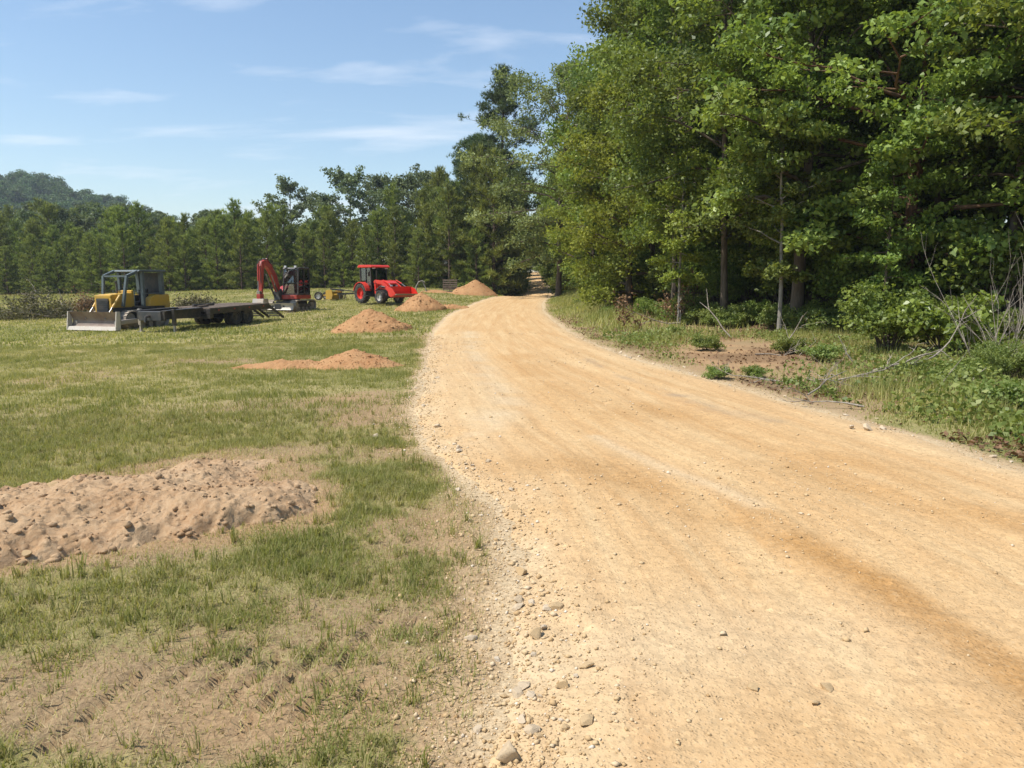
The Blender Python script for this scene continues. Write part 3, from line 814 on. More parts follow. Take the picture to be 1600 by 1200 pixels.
# small front bushes of the planting
p = gp(366, 449); tree('young_pine', pines[1], (None, None), onground(p.x, p.y - 1), 1, .34, 'small round light green young pine standing alone in front of planting', 'pine tree', sz=.30)
for i, y in enumerate((92, 100, 109, 119, 130, 142)):
    tree('hardwood_tree', withmat([lowA, hwA][i % 2], 'bark', 'leaf'), (None, None), onground(float(roadL(np.array(y))) - 1.3, y), i * 2.1, 1.05, 'leafy tree overhanging the left side of the far shaded road', 'tree', 'trees left of the far road')
tp_ = tallpine(31, 21, 5.5, 5.2)
tree('tall_pine', tp_, (M['pine_bark'], M['old_needle']), onground(-1.0, 76.5), 0, 1.0, 'tall mature pine towering over the young pines beside the road', 'pine tree')
tp2 = tallpine(32, 17, 6.5, 3.4, .2)
tree('tall_pine', tp2, (M['pine_bark'], M['old_needle']), onground(-4.5, 88), 2, 1.0, 'mature pine half hidden behind the tallest pine', 'pine tree')

# ------------------------------------------------------------------ tall hardwoods behind the pines
back = [hardwood(40 + i, 17.5, 5.5, 5.6, 30, .40, 26, .85, .22, .05, .55, .65, .5, 5) for i in range(3)]
far_m = [withmat(b, 'pale_bark', 'far_leaf') for b in back]
for i, (u, v, Yd) in enumerate([(468, 282, 112), (512, 300, 108), (552, 266, 110), (594, 272, 118), (640, 268, 110), (676, 264, 113), (716, 284, 110), (740, 300, 104)]):
    x = (u - CX) / F * Yd; z = float(T(x, Yd)[0]); Hh = CAMZ + (445 - v) / F * Yd - z
    tree('hardwood_tree', far_m[i % 3], (None, None), (x, Yd, z), i * 1.3, Hh / 17.5 * .97, 'airy round-crowned hardwood rising behind the young pines', 'tree', 'tall hardwoods behind the pines')
mixm = [withmat(hardwood(50 + i, 13, 2, 4.2, 24, .42, 26, .85, .2, .05, .45, .7, .5, 4), 'bark', 'far_leaf') for i in range(2)]
for i in range(46):
    u = -70 + i * 10.4 + RND.uniform(-8, 8); Yd = RND.uniform(104, 150)
    v = np.interp(u, [-80, 0, 90, 180, 260, 330, 400], [332, 328, 324, 332, 338, 336, 350]) + RND.uniform(-16, 20)
    x = (u - CX) / F * Yd; z = float(T(x, Yd)[0]); Hh = CAMZ + (445 - v) / F * Yd - z
    if i % 5 == 4:
        tree('tall_pine', pines[i % 5], (None, None), (x, Yd, z), i, Hh / 8.8, 'pointed pine among the mixed trees below the far hill', 'pine tree', 'pointed pines below the hill')
    else:
        tree('hardwood_tree', mixm[i % 2], (None, None), (x, Yd, z), i * 1.7, Hh / 13, 'rounded hardwood in the mixed trees below the far hill', 'tree', 'mixed hardwoods below the hill')

# ------------------------------------------------------------------ trees on the far hill
hillm = [withmat(hardwood(60 + i, 13, 2, 4.6, 18, .7, 14, 1.4, .3, .05, .5, .8, .5, 3), 'bark', 'hill_leaf') for i in range(3)]
k = 0
while k < 290:
    x = RND.uniform(-420, -120); y = RND.uniform(300, 440)
    if abs(x) / y > .80: continue
    tree('hill_tree', hillm[k % 3], (None, None), (x, y, float(hill_h(np.array(x), np.array(y))) - .5), RND.uniform(0, 6), RND.uniform(.95, 1.35),
         'hazy green tree in the wood covering the far hill', 'tree', 'trees on the far hill'); k += 1

# ------------------------------------------------------------------ heaps of dirt
PILES = []      # functions giving the heap height, so that grass keeps off them
def heap(name, label, x0, x1, y0, y1, n, hf, mat, seed, rough=.05, group=None, clod=0):
    xs = np.linspace(x0, x1, n); ys = np.linspace(y0, y1, max(12, int(n * (y1 - y0) / (x1 - x0)))); A, B = np.meshgrid(xs, ys)
    def full(x, y):
        h = hf(x, y)
        w = sst(.0, .12, h)
        sc = 1.9 if n > 200 else 1.5
        return h + w * rough * (1.1 * fbm(x * sc, y * sc, seed, 3) + .9 * np.abs(fbm(x * sc * 3, y * sc * 3, seed + 5, 3)) + (.9 if n > 200 else .5) * np.abs(fbm(x * sc * 7, y * sc * 7, seed + 9, 3))) - .05 * (1 - w) - .02
    Zp = np.where(hf(A, B) > .001, hz(A, B), hz(A, B) - .08) + full(A, B)
    PILES.append((x0, x1, y0, y1, hf))
    me = npmesh(name, np.stack([A, B, Zp], -1).reshape(-1, 3), quads(*A.shape), smooth=True)
    o = tag(link(name, me, mat), label, 'dirt pile', group)
    return o, (lambda x, y: hz(x, y) + full(x, y))
def cone(cx, cy, rx, ry, h, seed, extra=()):
    def f(x, y):
        wob = 1 + .16 * fbm(x * 1.1 + seed, y * 1.1, seed, 2)
        r = np.hypot((x - cx) / rx, (y - cy) / ry) / wob
        z = h * np.clip(1 - r, 0, 1) ** .92 * (1 - .0 * r)
        z = np.minimum(z, h * .90 + .1 * z)
        for (ex, ey, erx, ery, eh) in extra:
            r2 = np.hypot((x - ex) / erx, (y - ey) / ery) / wob; z = np.maximum(z, eh * np.clip(1 - r2 ** 1.5, 0, 1))
        return z
    return f
HEAPS = []
def conepile(u, v, wpx, h, label, seed, mat='red_dirt', ex=None, n=70, rough=.05, ry=None):
    p = gp(u, v); w = wpx / F * p.y / 2 * 1.1; ry = ry or w
    cy = p.y + ry * .85
    f = cone(p.x, cy, w, ry, h, seed, [(p.x + a, cy + b, c, d, e) for a, b, c, d, e in (ex or [])])
    xs = [p.x - w * 1.3] + [p.x + a - c * 1.25 for a, b, c, d, e in (ex or [])]; xe = [p.x + w * 1.3] + [p.x + a + c * 1.25 for a, b, c, d, e in (ex or [])]
    o, hh = heap('dirt_pile', label, min(xs), max(xe), cy - ry * 1.3, cy + ry * 1.3, n, f, M[mat], seed, rough)
    HEAPS.append((o, hh, p.x, cy, w, ry, h, mat))
conepile(567, 521, 122, .88, 'cone-shaped heap of orange dirt standing alone on the grass', 201, n=100, rough=.085, ex=[(.9, -.6, .9, .5, .12)])
conepile(653, 487, 82, 1.05, 'rough heap of orange dirt just in front of the tractor bucket', 202, n=90, rough=.10, ex=[(1.6, .8, 1.3, .9, .3)])
conepile(742, 462, 72, 1.28, 'smooth pointed heap of orange dirt beside the road crest', 203, n=60, rough=.03, ex=[(-3.2, .2, 1.6, .8, .22)])
conepile(232, 449, 56, 1.35, 'orange dirt heap behind the yellow bulldozer at the pine edge', 204, n=50, rough=.06, ex=[(-1.5, .3, 1.6, 1.2, .8)])
conepile(540, 578, 150, .34, 'low flattened heap of orange dirt with a long tail spread over grass', 205, n=130, rough=.05, ex=[(-1.25, -.1, 1.7, .55, .15), (.2, -.25, 1.2, .6, .2)], ry=.95)
# the broad stony mound near the camera
def mound_h(x, y):
    d_ = polysd(x, y, MP) + .06 + .30 * fbm(x * 1.8, y * 1.8, 211, 4) + .12 * fbm(x * 7, y * 7, 212, 3)
    front = sst(6.2, 4.4, y + .3 * x)
    return np.clip((.085 * sst(-.03, .30, d_) * (.45 + .7 * front) + .09 * sst(.05, 1.1, d_)) * (.9 + .25 * fbm(x * .9, y * .9, 213, 2)), 0, 1) * sst(-1.2, -1.7, x + .0 * y)
o, mound_full = heap('dirt_mound', 'broad low mound of stony tan dirt spread on the grass beside the road', -5.6, -1.1, 3.6, 8.0, 250, mound_h, M['grey_dirt'], 214, .05)
HEAPS.append((o, mound_full, -3, 5.7, 1.6, 1.6, .3, 'grey_dirt'))

# clods tumbling over the heaps and the gravel lying on the road
def ico(sub=1):
    t = (1 + 5 ** .5) / 2
    v = np.array([(-1, t, 0), (1, t, 0), (-1, -t, 0), (1, -t, 0), (0, -1, t), (0, 1, t), (0, -1, -t), (0, 1, -t), (t, 0, -1), (t, 0, 1), (-t, 0, -1), (-t, 0, 1)], float)
    f = np.array([(0, 11, 5), (0, 5, 1), (0, 1, 7), (0, 7, 10), (0, 10, 11), (1, 5, 9), (5, 11, 4), (11, 10, 2), (10, 7, 6), (7, 1, 8), (3, 9, 4), (3, 4, 2), (3, 2, 6), (3, 6, 8), (3, 8, 9), (4, 9, 5), (2, 4, 11), (6, 2, 10), (8, 6, 7), (9, 8, 1)])
    v = unit(v)
    for _ in range(sub):
        vs = list(map(tuple, v)); idx = {}; nf = []
        def midp(a, b):
            k = (min(a, b), max(a, b))
            if k not in idx: vs.append(tuple(unit((np.array(vs[a]) + np.array(vs[b]))[None])[0])); idx[k] = len(vs) - 1
            return idx[k]
        for a, b, c in f:
            ab, bc, ca = midp(a, b), midp(b, c), midp(c, a); nf += [(a, ab, ca), (b, bc, ab), (c, ca, bc), (ab, bc, ca)]
        v = np.array(vs); f = np.array(nf)
    return v, f
ICO0 = ico(0)
def pebbles(name, P, size, rng, mat=None, parent=None, flat=.65):
    """many small stones in one mesh: octahedra for the finest, icosahedra for the rest"""
    out = []
    oct_v = np.array([(1, 0, 0), (-1, 0, 0), (0, 1, 0), (0, -1, 0), (0, 0, 1), (0, 0, -1)], float)
    oct_f = np.array([(0, 2, 4), (2, 1, 4), (1, 3, 4), (3, 0, 4), (2, 0, 5), (1, 2, 5), (3, 1, 5), (0, 3, 5)])
    v0, f0 = (oct_v, oct_f) if len(P) > 6000 else ICO0
    n = len(P); k = len(v0)
    a = rng.random(n) * 6.283; ca, sa = np.cos(a), np.sin(a)
    V = v0[None] * (size[:, None, None] * rng.uniform(.65, 1.2, (n, 1, 3)) * np.array([1, .85, flat])) * rng.uniform(.72, 1.2, (n, k, 1))
    Vx = V[..., 0] * ca[:, None] - V[..., 1] * sa[:, None]; Vy = V[..., 0] * sa[:, None] + V[..., 1] * ca[:, None]
    V = np.stack([Vx, Vy, V[..., 2]], -1) + P[:, None, :]
    Fc = (f0[None] + (np.arange(n) * k)[:, None, None]).reshape(-1, 3)
    me = npmesh(name, V.reshape(-1, 3), Fc, {'var': np.repeat(np.clip(rng.normal(.5, .25, n), 0, 1), k)})
    return link(name, me, mat, parent)
rg = np.random.default_rng(301)
for (o, hh, cx, cy, w, ry, h, mt) in HEAPS:
    n = 4500 if o.name.startswith('dirt_mound') else 700
    px = cx + rg.uniform(-1.15, 1.15, n) * w * (1.25 if n > 1000 else 1); py = cy + rg.uniform(-1.15, 1.15, n) * ry * (1.25 if n > 1000 else 1)
    if n > 1000:
        kk = (mound_h(px, py) > .02) | ((polysd(px, py, MP) > -.4) & (rg.random(n) < .5)); px, py = px[kk], py[kk]; sz = np.clip(rg.lognormal(-4.7, .6, len(px)), .003, .04)
    else:
        kk = np.hypot((px - cx) / w, (py - cy) / ry) < 1.1; px, py = px[kk], py[kk]; sz = np.clip(rg.lognormal(-3.75, .5, len(px)), .01, .08) * (.55 if h < .5 else 1)
    if n > 1000:                                     # broken lumps along the mound's foot
        ax = rg.uniform(-5, -1.3, 2600); ay = rg.uniform(3.9, 7.8, 2600); ad = polysd(ax, ay, MP); ak = (np.abs(ad - .08) < .16) & ((ay < 5.4) | (rg.random(2600) < .25))
        ax, ay = ax[ak], ay[ak]; px, py = np.concatenate([px, ax]), np.concatenate([py, ay]); sz = np.concatenate([sz, np.clip(rg.lognormal(-3.9, .45, len(ax)), .01, .055)])
    c = pebbles('clods', np.stack([px, py, hh(px, py) + sz * .15], -1), sz, rg, M[mt], o)
    tag(c, kind='stuff')

n = 52000                                            # loose grit on the road and along its edges
yy = 2.0 + 24 * rg.random(n) ** 2.1; side = rg.random(n)
xx = np.where(side < .34, roadL(yy) + rg.normal(-.02, .22, n), np.where(side < .42, roadR(yy) - np.abs(rg.normal(0, .25, n)) + .2, roadL(yy) + rg.random(n) * (roadR(yy) - roadL(yy))))
dens = np.where(side < .42, 1, np.clip(.25 + 1.3 * fbm(xx * .7, yy * .5, 311, 3), .05, 1))
kk = (rg.random(n) < dens) & (np.abs(xx) < yy * .78 + 1.2); xx, yy = xx[kk], yy[kk]
sz = np.clip(rg.lognormal(-5.25, .55, len(xx)), .002, .022) * (1 + yy * .018)
tag(pebbles('gravel', np.stack([xx, yy, hz(xx, yy) + sz * .2], -1), sz, rg, M['gravel']), 'loose tan gravel scattered over the dirt road and its edges', 'gravel', kind='stuff')

# ------------------------------------------------------------------ stones one can pick out
def rockmesh(seed, sub=3):
    v, f = ico(sub); r = np.random.default_rng(seed)
    for _ in range(14):                               # chip flat facets off a ball
        nrm = unit(r.normal(size=(1, 3)))[0]; c = r.uniform(.40, .66); dd = v @ nrm
        v = v - np.maximum(dd - c, 0)[:, None] * nrm
    v = v * np.array([1, r.uniform(.65, .9), r.uniform(.45, .65)]) + .004 * r.normal(size=v.shape)
    return npmesh('rock', v, f)
RM = [rockmesh(400 + i) for i in range(8)]; RM2 = [m.copy() for m in RM]
for m in RM: m.materials.append(M['rock'])
for m in RM2: m.materials.append(M['tan_rock'])
def rock(u, v, wpx, label, tan=False, group=None, zoff=None, P=None):
    p = P or gp(u, v); s = wpx / F * math.hypot(p.y, CAMZ) / 2
    z = float(hz(np.array([p.x]), np.array([p.y]))[0]) if zoff is None else zoff
    i = RND.randrange(8); o = link('rock', (RM2 if tan else RM)[i]); o.location = (p.x, p.y, z + s * .14); o.scale = (s, s, s)
    o.rotation_euler = (RND.uniform(-.3, .3), RND.uniform(-.3, .3), RND.uniform(0, 6.28))
    return tag(o, label, 'rock', group)
rock(735, 1000, 26, 'pale angular rock lying alone on the brown strip beside the road')
rock(742, 986, 14, 'small pale stone touching the lone angular rock on the brown strip')
rock(880, 1082, 28, 'tan rock with a dark underside on the road, lower of a pair', True)
rock(917, 1056, 26, 'rounded tan rock on the road, upper of a pair', True)
rock(1176, 1098, 26, 'round brown stone half sunk in the smooth road dust', True)
rock(1290, 1088, 32, 'flat-topped tan rock lying alone in the gravelly road', True)
rock(1272, 1120, 20, 'small wedge-shaped stone below the flat-topped tan rock', True)
rock(745, 1134, 24, 'flat pale stone at the end of the grass beside the road')
rock(795, 1192, 62, 'large pale boulder chunk set in the gravel road edge')
rock(716, 1182, 16, 'small yellowish stone near the large pale boulder chunk', True)
rock(588, 683, 18, 'pale flat stone on the bare patch in the grass')
rock(454, 553, 11, 'small pale stone in the grass behind the flattened heap')
rock(1356, 679, 26, 'large pale stone at the right road edge against the grass')
rock(1330, 676, 16, 'smaller pale stone next to the large one at right road edge')
rock(716, 767, 14, 'pale stone on bare soil where grass meets the road')
rock(838, 1005, 34, 'tan block bedded in the road edge', True)
rock(866, 960, 36, 'broad tan slab bedded in the road edge', True)
rock(815, 900, 28, 'flat tan stone at the pale gravel edge', True)
for (u, v, w, lab) in [(85, 772, 28, 'pale stone lying on the back edge of the stony mound'), (365, 846, 34, 'cracked tan lump at the front of the stony mound'), (345, 852, 26, 'tan lump touching the cracked one at the mound front'),
                       (125, 862, 30, 'dark-sided lump jutting from the mound front'), (42, 866, 22, 'low lump at the mound front beside the grass'), (470, 815, 30, 'flat clay slab at the narrow end of the mound'),
                       (425, 708, 18, 'dark clod at the far end of the stony mound'), (388, 712, 24, 'torn lump of soil and roots at the far end of mound')]:
    p = gp(u, v); p = Vector((p.x * .97, p.y * .97, 0))
    o = rock(u, v, w, lab, True, P=p, zoff=float(mound_full(np.array([p.x]), np.array([p.y]))[0]))
for i in range(64):
    y = 2.6 + 12 * RND.random() ** 1.7; x = float(roadL(np.array(y))) + RND.gauss(.10, .13)
    rock(0, 0, 1, 'pale chip of stone in the ragged gravel edge between grass and road', RND.random() < .35, 'stones in the left road edge', P=Vector((x, y, 0)))
    o = bpy.context.scene.collection.objects[-1]; s = RND.choice([.015, .02, .02, .028, .04]) * (1 + y * .05); o.scale = (s, s, s); o.location.z = float(hz(np.array([x]), np.array([y]))[0]) + s * .12
for i in range(40):
    y = 6.5 + 13 * RND.random(); x = float(roadR(np.array(y))) + RND.gauss(.02, .12)
    rock(0, 0, 1, 'pale chip of stone along the far road edge below the weeds', False, 'stones in the right road edge', P=Vector((x, y, 0)))
    o = bpy.context.scene.collection.objects[-1]; s = RND.choice([.02, .03, .04, .05]) * (1 + y * .02); o.scale = (s, s, s); o.location.z = float(hz(np.array([x]), np.array([y]))[0]) + s * .12

# ------------------------------------------------------------------ machines
def track(e, yc, L, Hh, w, nsh, mat='track'):
    """crawler track: shoes round a stadium, plus sprocket, idler and rollers"""
    r = Hh / 2; st = L - Hh; per = 2 * st + 2 * math.pi * r; b = MB()
    for i in range(nsh):
        s = i / nsh * per
        if s < st: x, z, a = -st / 2 + s, Hh, 0
        elif s < st + math.pi * r: t = (s - st) / r; x, z, a = st / 2 + r * math.sin(t), r + r * math.cos(t), -t
        elif s < 2 * st + math.pi * r: x, z, a = st / 2 - (s - st - math.pi * r), 0, math.pi
        else: t = (s - 2 * st - math.pi * r) / r; x, z, a = -st / 2 - r * math.sin(t), r - r * math.cos(t), math.pi - t
        Mx = Matrix.Translation((x, yc, z)) @ Matrix.Rotation(-a, 4, 'Y')
        hw = per / nsh * .47
        b.box(-hw, hw, -w / 2, w / 2, -.05, -.012, Mx); b.box(-.015, .015, -w / 2, w / 2, -.012, .022, Mx)
    tr = b.build('track', M[mat], e); tr.location.z = .0
    for nm, x in (('sprocket', -st / 2), ('idler', st / 2)):
        b = MB(); b.lathe([(.0, -w * .32), (r * .55, -w * .32), (r * .78, -w * .2), (r * .82, 0), (r * .78, w * .2), (r * .55, w * .32), (.0, w * .32)], (x, yc, r), 18); b.build(nm, M['track'], tr)
    b = MB(); b.prism([(-st / 2, r * .7), (st / 2, r * .7), (st / 2, r * 1.3), (-st / 2, r * 1.25)], yc - w * .3, yc + w * .3); b.build('track_frame', M['dark'], tr)
    for i in range(4):
        x = -st / 2 + st * (i + .5) / 4; b = MB(); b.lathe([(0, -w * .3), (r * .34, -w * .3), (r * .34, w * .3), (0, w * .3)], (x, yc, r * .42 + .02), 12); b.build('roller', M['track'], tr)
    return tr
def wheel(e, c, rad, w, mat_rim, lugs=18, name='wheel', lugdir=1):
    o = empty(name, (0, 0, 0)); o.parent = e
    o2 = MB(); o2.lathe([(rad * .58, -w * .42), (rad * .80, -w * .5), (rad * .94, -w * .46), (rad * .965, -w * .25), (rad * .97, 0), (rad * .965, w * .25), (rad * .94, w * .46), (rad * .80, w * .5), (rad * .58, w * .42)], c, 32)
    for i in range(lugs):
        for sgn in (-1, 1):
            a = 2 * math.pi * (i + (.5 if sgn > 0 else 0)) / lugs
            Mx = Matrix.Translation(c) @ Matrix.Rotation(-a, 4, 'Y') @ Matrix.Translation((rad * .975, sgn * w * .25, 0)) @ Matrix.Rotation(sgn * .55 * lugdir, 4, 'X')
            o2.box(-.04 * rad, .04 * rad, -w * .27, w * .27, -.035 * rad, .035 * rad, Mx)
    o2.build('tyre', M['rubber'], o)
    s = 1
    rb = MB(); rb.lathe([(rad * .585, -w * .38), (rad * .585, w * .38), (rad * .54, w * .36), (rad * .5, w * .05), (rad * .2, w * .02), (rad * .16, w * .22), (0, w * .22)], c, 24); rb.lathe([(rad * .585, -w * .38), (rad * .54, -w * .36), (rad * .5, -w * .05), (rad * .2, -w * .02), (rad * .16, -w * .22), (0, -w * .22)], c, 24)
    rb.build('rim', M[mat_rim], o, smooth=True)
    return o
def pane(e, pts, th=.012, name='window'):
    a = [Vector(p) for p in pts]; n = (a[1] - a[0]).cross(a[2] - a[0]).normalized() * th; k = len(a); b = MB()
    b.add(a + [p + n for p in a], [tuple(range(k)), tuple(range(2 * k - 1, k - 1, -1))] + [(i, i + k, (i + 1) % k + k, (i + 1) % k) for i in range(k)])
    return b.build(name, M['glass'], e)
def seat(e, x, y, z):
    b = MB(); b.box(x - .22, x + .26, y - .25, y + .25, z, z + .13); b.box(x - .33, x - .2, y - .25, y + .25, z + .05, z + .72); b.box(x - .05, x + .2, y - .06, y + .06, z - .25, z)
    return b.build('seat', M['seat'], e, .03)

# bulldozer
p = gp(196, 513); e = empty('bulldozer', (p.x, p.y + .6, p.z), R(-108))
tag(e, 'weathered yellow bulldozer with grey canopy posts and broad dirty blade', 'bulldozer')
track(e, .80, 2.75, .84, .46, 38); track(e, -.80, 2.75, .84, .46, 38)
b = MB(); b.prism([(.25, .98), (1.55, .98), (1.6, 1.48), (1.48, 1.58), (.25, 1.66)], -.42, .42); b.build('hood', M['yellow'], e, .03)
b = MB(); b.prism([(-1.2, .5), (1.5, .42), (1.5, .98), (-1.2, .98)], -.45, .45); b.build('engine_bay', M['dark'], e, .02)
g = MB(); g.box(1.601, 1.64, -.34, .34, .62, 1.40); go = g.build('grille', M['dark'], e)
for i in range(7): MB().box(1.64, 1.665, -.31, .31, .68 + i * .1, .72 + i * .1).build('grille_bar', M['black'], go)
b = MB(); b.box(1.5, 1.6, -.47, -.35, .5, 1.5); b.box(1.5, 1.6, .35, .47, .5, 1.5); b.box(1.5, 1.6, -.47, .47, 1.42, 1.56); b.build('radiator_guard', M['yellow'], e, .02)
b = MB(); b.box(-1.35, .3, -.78, .78, .92, 1.02); b.build('platform', M['dark'], e)
for s in (-1, 1):
    b = MB(); b.prism([(-1.45, 1.02), (-.35, 1.02), (-.45, 1.42), (-.75, 1.56), (-1.45, 1.56)], s * .5, s * .82); b.build('side_tank', M['yellow'], e, .03)
b = MB(); b.prism([(-1.75, .85), (-1.4, .85), (-1.4, 1.6), (-1.68, 1.58)], -.8, .8); b.build('fuel_tank', M['yellow'], e, .04)
b = MB(); b.prism([(.1, 1.02), (.3, 1.02), (.3, 1.75), (.18, 1.78)], -.4, .4); b.build('dashboard', M['yellow'], e, .02)
seat(e, -.6, 0, 1.12)
MB().box(-1.34, -1.31, -.66, .66, 1.6, 2.6).build('rear_screen', M['black'], e)
MB().box(-1.0, -.2, -.45, -.3, 1.02, 1.5).build('console', M['black'], e, .02)
for s in (-1, 1):
    y = s * .68
    MB().bar((1.02, y * .85, 1.02), (.80, y, 2.42), .12, .12).build('front_post', M['canopy'], e, .01)
    MB().bar((-.12, y, 1.0), (-.12, y, 2.62), .15, .13).build('middle_post', M['canopy'], e, .01)
    MB().bar((-1.35, y, 1.5), (-1.30, y, 2.62), .2, .16).build('rear_post', M['canopy'], e, .01)
    MB().bar((.80, y, 2.42), (.15, y, 2.66), .12, .12).build('brace', M['canopy'], e, .01)
    MB().bar((-.12, y, 1.62), (-1.3, y, 1.62), .05, .05).build('hand_rail', M['canopy'], e)
    MB().tube([(.35, s * .62, 1.05), (.35, s * .62, 1.75), (-.05, s * .62, 1.8)], .022).build('grab_rail', M['canopy'], e)
MB().bar((.80, -.7, 2.42), (.80, .7, 2.42), .08, .08).build('cross_bar', M['canopy'], e)
b = MB(); b.prism([(.25, 2.64), (.15, 2.72), (-1.5, 2.74), (-1.55, 2.64)], -.82, .82); b.build('canopy_roof', M['canopy'], e, .02)
MB().tube([(.75, .0, 1.6), (.75, 0, 2.05), (.80, 0, 2.2)], .05, 10).build('exhaust_pipe', M['dark'], e)
# curved blade
b = MB(); N_ = 8; prof = []
for i in range(N_ + 1):
    t = i / N_; z = .02 + t * .80; x = 2.22 - .20 * math.sin(t * math.pi) + .02 * t; prof.append((x, z))
b.prism(prof + [(x - .06, z) for x, z in reversed(prof)], -1.36, 1.36)
bl = b.build('blade', M['blade'], e)
MB().prism([(2.20, .0), (2.36, .0), (2.30, .16), (2.22, .17)], -1.38, 1.38).build('cutting_edge', M['edge'], bl)
for s in (-1, 1): MB().prism([(2.06, .03), (2.36, .01), (2.30, .5), (2.26, .84), (2.05, .84)], s * 1.365, s * 1.41).build('end_plate', M['edge'], bl)
for s in (-1, 1):
    MB().bar((-.1, s * 1.13, .45), (2.08, s * 1.13, .32), .14, .2).build('push_arm', M['steel'], e, .02)
    MB().tube([(1.15, s * .56, 1.55), (1.62, s * .56, 1.0)], .06, 10).build('lift_cylinder', M['yellow'], e)
    MB().tube([(1.60, s * .56, 1.02), (2.08, s * .56, .5)], .032, 8).build('cylinder_rod', M['chrome'], e)
MB().prism([(1.5, .45), (1.92, .38), (1.92, .6), (1.5, .75)], -.5, .5).build('blade_frame', M['dark'], e, .02)

# flatbed trailer
pf = gp(247, 519); pr = gp(398, 501)
fw = Vector((pf.x - pr.x, pf.y - pr.y, 0)); TL = 7.3; th = math.atan2(fw.y, fw.x)
print('trailer', pf, pr, fw.length, math.degrees(th))
e = empty('flatbed_trailer', (pf.x, pf.y, pf.z), th); tag(e, 'long black flatbed trailer with plank deck parked beside the bulldozer', 'trailer')
# local: x forward, the front jacks at x = 0; the ground rises towards the rear
sl_ = (pr.z - pf.z) / fw.length; e.rotation_euler = (0, math.atan(sl_), th)
DZ = .92; W2 = 1.22; XR = -6.3; XF = -1.9
for s in (-1, 1): MB().prism([(XR, DZ - .26), (XF, DZ - .26), (XF, DZ - .03), (XR, DZ - .03)], s * .95, s * 1.22).build('side_beam', M['black'], e, .01)
for i in range(9): MB().box(XR + .1 + i * .53, XR + .2 + i * .53, -.95, .95, DZ - .16, DZ - .04).build('cross_member', M['black'], e)
npk = 11
for i in range(npk):
    y0 = -W2 + i * 2 * W2 / npk
    MB().box(XR, XF, y0 + .012, y0 + 2 * W2 / npk - .012, DZ - .03, DZ + .012 + .006 * (i % 3)).build('plank', M['plank'], e)
for s in (-1, 1):
    MB().prism([(XF + .002, DZ - .40), (.35, DZ - .34), (.35, DZ + .0), (XF + .002, DZ + .0)], s * .62, s * .74).build('neck_beam', M['black'], e, .01)
    MB().prism([(XF + .002, DZ + .0), (.35, DZ + .0), (.35, DZ + .04), (XF + .002, DZ + .04)], s * .52, s * .84).build('beam_flange', M['black'], e)
    j = MB(); j.box(-.07, .07, s * .84, s * .98, .30, DZ + .08); jo = j.build('landing_leg', M['black'] if s > 0 else M['steel'], e, .01)
    MB().box(-.045, .045, s * .87, s * .95, .03, .32).build('leg_tube', M['steel'], jo); MB().box(-.12, .12, s * .80, s * 1.02, 0, .03).build('foot', M['steel'], jo)
    MB().box(XR + .05, XF, s * 1.222, s * 1.245, DZ - .08, DZ - .03).build('rub_rail', M['dull_red'] if False else M['black'], e)
    for i in range(4): MB().box(XR + .5 + i * 1.1, XR + .58 + i * 1.1, s * 1.246, s * 1.262, DZ - .13, DZ - .07).build('marker_lamp', M['dull_red'], e)
MB().box(.10, .42, -.60, .60, DZ - .40, DZ + .0).build('toolbox', M['dark'], e, .02)
MB().box(XF - .25, XF - .01, -1.20, 1.20, DZ - .45, DZ - .265).build('headboard', M['black'], e)
MB().tube([(.42, 0, DZ - .2), (.62, 0, DZ - .22), (.66, 0, DZ - .45)], .06, 10).build('coupler', M['black'], e)
MB().box(-1.7, -.3, -.5, .5, DZ - .36, DZ - .30).build('spare_tray', M['dark'], e)
for i, x in enumerate((-3.9, -4.75)):
    for s in (-1, 1):
        for dd in (.72, 1.0): wheel(e, Vector((x, s * dd, .39)), .39, .22, 'dark', 0)
    MB().tube([(x, -1.0, .39), (x, 1.0, .39)], .06, 8).build('axle', M['black'], e)
for s in (-1, 1): MB().box(-5.25, -3.4, s * .58, s * 1.2, .80, .83).build('mudguard', M['black'], e)
for s in (-1, 1):
    b = MB(); b.bar((XR - .02, s * .62 - .45, DZ - .05), (XR - 1.35, s * .62 - .45, .12), .08, .10); b.bar((XR - .02, s * .62 + .45, DZ - .05), (XR - 1.35, s * .62 + .45, .12), .08, .10)
    ro = b.build('ramp', M['black'], e)
    for i in range(7):
        t = (i + .5) / 7; xx_, zz_ = XR - .02 - 1.33 * t, DZ - .03 - (DZ - .17) * t
        MB().box(xx_ - .05, xx_ + .05, s * .62 - .42, s * .62 + .42, zz_ - .02, zz_ + .03).build('ramp_rung', M['black'], ro)
MB().bar((-3.0, .2, DZ + .06), (-1.95, .55, DZ + .06), .12, .1).build('loose_timber', M['plank'], e)
MB().bar((-2.6, -.3, DZ + .07), (-3.9, -.2, DZ + .07), .10, .12).build('loose_timber', M['dark'], e)

